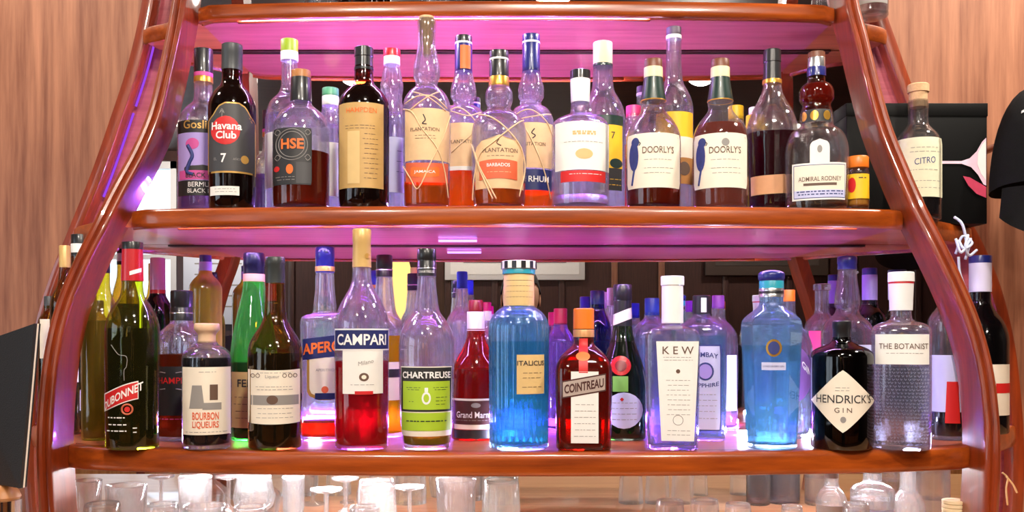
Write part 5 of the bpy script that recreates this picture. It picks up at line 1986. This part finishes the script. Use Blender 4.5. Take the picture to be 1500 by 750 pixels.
pf = empty('framed_picture', (.02, YB + .02, CZ + .39), 'grey landscape print in a white mount and frame on the dark panelling', 'picture')
box('frame', (-.49, 0, 0), (.49, .02, .62), pbr('white_frame', (.7, .68, .66), .5), pf, .004)
box('mount', (-.45, .02, .04), (.45, .022, .58), A_WHITE, pf)
box('print', (-.36, .022, .12), (.36, .024, .50), pbr('grey_landscape', srgb(120, 120, 122), .6, var=.7, bscale=9), pf)
pf = empty('framed_picture', (1.78, YB + .02, CZ + .42), 'dark painting in a dull brown frame on the panelling', 'picture')
box('frame', (-.43, 0, 0), (.43, .03, .62), pbr('dull_brown_frame', srgb(70, 56, 48), .5), pf, .006)
box('canvas', (-.36, .03, .07), (.36, .033, .55), pbr('dark_painting', srgb(58, 48, 42), .5, var=.7, bscale=7), pf)
nb_ = empty('notice_board', (-2.02, YB + .02, CZ + .08), 'pale notice board with faint writing beside the window', 'board')
box('panel', (-.28, 0, 0), (.28, .015, .72), pbr('pale_board', srgb(206, 212, 226), .5), nb_, .003)
for i in range(7):
    box('written_line', (-.2, .015, .12 + i * .075), (.05 + .15 * random.random(), .0155, .13 + i * .075), A_GREY, nb_)

pl_ = empty('pendant_lamp', (-.62, -1.5, CZ + .06), 'warm glowing conical pendant lamp hanging over the bar counter', 'lamp')
V, Fc = [], []
for z, r in ((0, .155), (.02, .15), (.36, .06), (.37, .055)):
    pass
prof_o = [(0, .155), (.36, .058), (.372, .05)]
V, Fc = lathe_geo(prof_o, 32)
m_sh, n_, l_ = newmat('lit_lamp_shade')
o_ = n_.new('ShaderNodeOutputMaterial')
e_ = n_.new('ShaderNodeEmission')
e_.inputs[0].default_value = (1, .60, .17, 1)
e_.inputs[1].default_value = 2.0
l_.new(e_.outputs[0], o_.inputs[0])
mesh_obj('shade', V, Fc, m_sh, pl_, sharp=50)
tube('cord', [(0, 0, .37), (0, 0, CEIL - CZ - .06)], .004, K_BLACK, pl_)
V, Fc = lathe_geo([(.372, .05), (.40, .03), (.42, .012)], 20)
mesh_obj('fitting', V, Fc, K_GOLD, pl_, sharp=50)

bc = empty('bar_counter', (0, -1.25, 0), 'long wooden bar counter behind the photographer', 'counter')
box('counter_body', (-2.6, -.3, 0), (2.6, .26, 1.0), W_COUNTER, bc)
box('counter_top', (-2.65, -.36, 1.0), (2.65, .32, 1.04), W_RIB, bc, .008)
for i in range(9):
    x = -2.4 + i * .6
    box('panel_batten', (x - .02, .26, .08), (x + .02, .272, .96), W_RIB, bc, .003)

# ------------------------------------------------------------------ the photographer, reflected between the bottles
def skinned(name, verts, edges, radii, mat, parent, root=0, sub=2):
    me = bpy.data.meshes.new(name)
    me.from_pydata(verts, edges, [])
    o = bpy.data.objects.new(name, me)
    COL.objects.link(o)
    md = o.modifiers.new('skin', 'SKIN')
    sv = me.skin_vertices[0].data
    for i, r in enumerate(radii):
        sv[i].radius = r if isinstance(r, tuple) else (r, r)
        sv[i].use_root = (i == root)
    md2 = o.modifiers.new('sub', 'SUBSURF')
    md2.levels = sub
    md2.render_levels = sub
    dg = bpy.context.evaluated_depsgraph_get()
    m2 = bpy.data.meshes.new_from_object(o.evaluated_get(dg))
    bpy.data.objects.remove(o)
    m2.materials.clear()
    for m in (mat if isinstance(mat, list) else [mat]):
        m2.materials.append(m)
    m2.polygons.foreach_set('use_smooth', [True] * len(m2.polygons))
    return link(bpy.data.objects.new(name, m2), parent)


SKIN = pbr('skin', srgb(206, 158, 132), .5)
SHIRT = pbr('dark_shirt', srgb(30, 32, 40), .8)
TROUS = pbr('dark_trousers', srgb(24, 26, 34), .8)
HAIR = pbr('dark_hair', srgb(38, 30, 28), .75, bump=1.0, bscale=260)
ph_x = .036
pr_ = empty('person', (ph_x, -.36, 0), 'person in dark clothes holding a camera at chin height, reflected in the mirror', 'person')
Vx, Ex, Rx = [], [], []


def jt(p, r, par=None):
    Vx.append(p)
    Rx.append(r)
    if par is not None:
        Ex.append((par, len(Vx) - 1))
    return len(Vx) - 1


HD = CZ + .155      # middle of the head
pel = jt((0, 0, .93), (.16, .11))
sp = jt((0, -.01, 1.10), (.145, .10), pel)
chs = jt((0, 0, 1.30), (.165, .115), sp)
nk = jt((0, .005, 1.435), (.050, .052), chs)
nk2 = jt((0, -.004, HD - .100), (.040, .044), nk)
chin = jt((0, .042, HD - .082), (.050, .072), nk2)
jaw = jt((0, .030, HD - .040), (.076, .098), chin)
hd = jt((0, .020, HD + .015), (.088, .108), jaw)
tp = jt((0, .010, HD + .065), (.080, .098), hd)
tp2 = jt((0, .008, HD + .100), (.045, .055), tp)
for s_ in (-1, 1):
    sh_ = jt((s_ * .17, -.01, 1.375), .062, chs)
    el = jt((s_ * .27, .10, 1.17), .046, sh_)
    wr = jt((s_ * .115, .265, 1.385), .030, el)
    pm = jt((s_ * .090, .295, 1.425), (.030, .022), wr)
    for f_ in range(4):
        zf = 1.462 - f_ * .021
        kx = jt((s_ * .096, .325, zf), .0092, pm)
        k2 = jt((s_ * .083, .342, zf), .0088, kx)
        jt((s_ * .064, .337, zf - .003), .0078, k2)
    th_ = jt((s_ * .072, .29, 1.448), .0105, pm)
    jt((s_ * .056, .272, 1.452), .009, th_)
    hp = jt((s_ * .09, 0, .86), .088, pel)
    kn = jt((s_ * .10, .02, .48), .062, hp)
    an = jt((s_ * .105, -.02, .09), .042, kn)
    jt((s_ * .115, .12, .045), (.042, .036), an)
body = skinned('body', Vx, Ex, Rx, [SKIN, SHIRT, TROUS], pr_)
for p in body.data.polygons:
    c = p.center
    if c.z < .95:
        p.material_index = 2
    elif c.z < 1.43 and c.y < .255:
        p.material_index = 1
# face details and hair
tube('nose', [(0, .098, HD + .018), (0, .110, HD + .002), (0, .130, HD - .018), (0, .112, HD - .027)], [.006, .008, .0125, .008], SKIN, pr_, 10)
for s_ in (-1, 1):
    V, Fc = lathe_geo([(-.006, .003), (-.004, .010), (.004, .011), (.006, .004)], 14)
    mesh_obj('ear', [(s_ * (.080 + z * .6), .015 + x * 1.1, HD - .008 + y * 2.4) for x, y, z in V], Fc, SKIN, pr_)
    V, Fc = lathe_geo([(-.008, .002), (-.005, .008), (.0, .0105), (.005, .008), (.008, .002)], 14)
    mesh_obj('eye', [(s_ * .031 + x, (.113) + y * .6, HD + .012 + z * .8) for x, y, z in V], Fc, A_LETTER, pr_)
    mesh_obj('iris', [(s_ * .031 + x * .45, (.1195) + y * .2, HD + .012 + z * .5) for x, y, z in V], Fc, A_INK, pr_)
    tube('eyebrow', [(s_ * .016, .118, HD + .030), (s_ * .031, .115, HD + .034), (s_ * .046, .103, HD + .030)], .004, HAIR, pr_)
tube('mouth', [(-.022, .103, HD - .062), (0, .112, HD - .060), (.022, .103, HD - .062)], [.003, .006, .003], pbr('lips', srgb(170, 96, 90), .5), pr_)
V, Fc = [], []
for j in range(13):
    t = j / 12
    ph = math.pi / 2 * t
    for i in range(32):
        a = 2 * math.pi * i / 32
        front = max(0, math.sin(a))
        low = -.075 + .050 * abs(math.cos(a)) + .125 * front ** .6
        r = math.cos(ph) ** .6
        V.append((.083 * r * math.cos(a) * (1 + .025 * math.sin(9 * a + 5 * t)), .008 + .103 * r * math.sin(a) * (1 + .02 * math.sin(11 * a)), HD + low + (.124 - low) * math.sin(ph) ** 1.1 + .003 * math.sin(13 * a + 9 * t)))
for j in range(12):
    for i in range(32):
        Fc.append((j * 32 + i, j * 32 + (i + 1) % 32, (j + 1) * 32 + (i + 1) % 32, (j + 1) * 32 + i))
mesh_obj('hair', V, Fc, HAIR, pr_)

cm = empty('hand_camera', (ph_x * .0, -.045, CZ), 'black camera held in both hands by the reflected person', 'camera')
K_CAM = pbr('camera_black', (.02, .02, .021), .5, bump=.3, bscale=700)
box('camera_body', (-.062 + ph_x, -.030, -.042), (.062 + ph_x, .006, .036), K_CAM, cm, .006, 3)
V, Fc = lathe_geo([(0, .030), (.002, .032), (.020, .031), (.021, .027), (.012, .022), (.011, .002)], 28)
mesh_obj('lens', [(x, z + .006, y) for x, y, z in V], Fc, K_CAM, cm, sharp=40)
box('viewfinder', (-.018 + ph_x, -.028, .036), (.018 + ph_x, .004, .052), K_CAM, cm, .004)
V, Fc = lathe_geo([(0, .007), (.005, .007), (.006, .005)], 16)
mesh_obj('shutter_button', [(x + .045 + ph_x, y - .012, z + .036) for x, y, z in V], Fc, K_SILVER, cm)
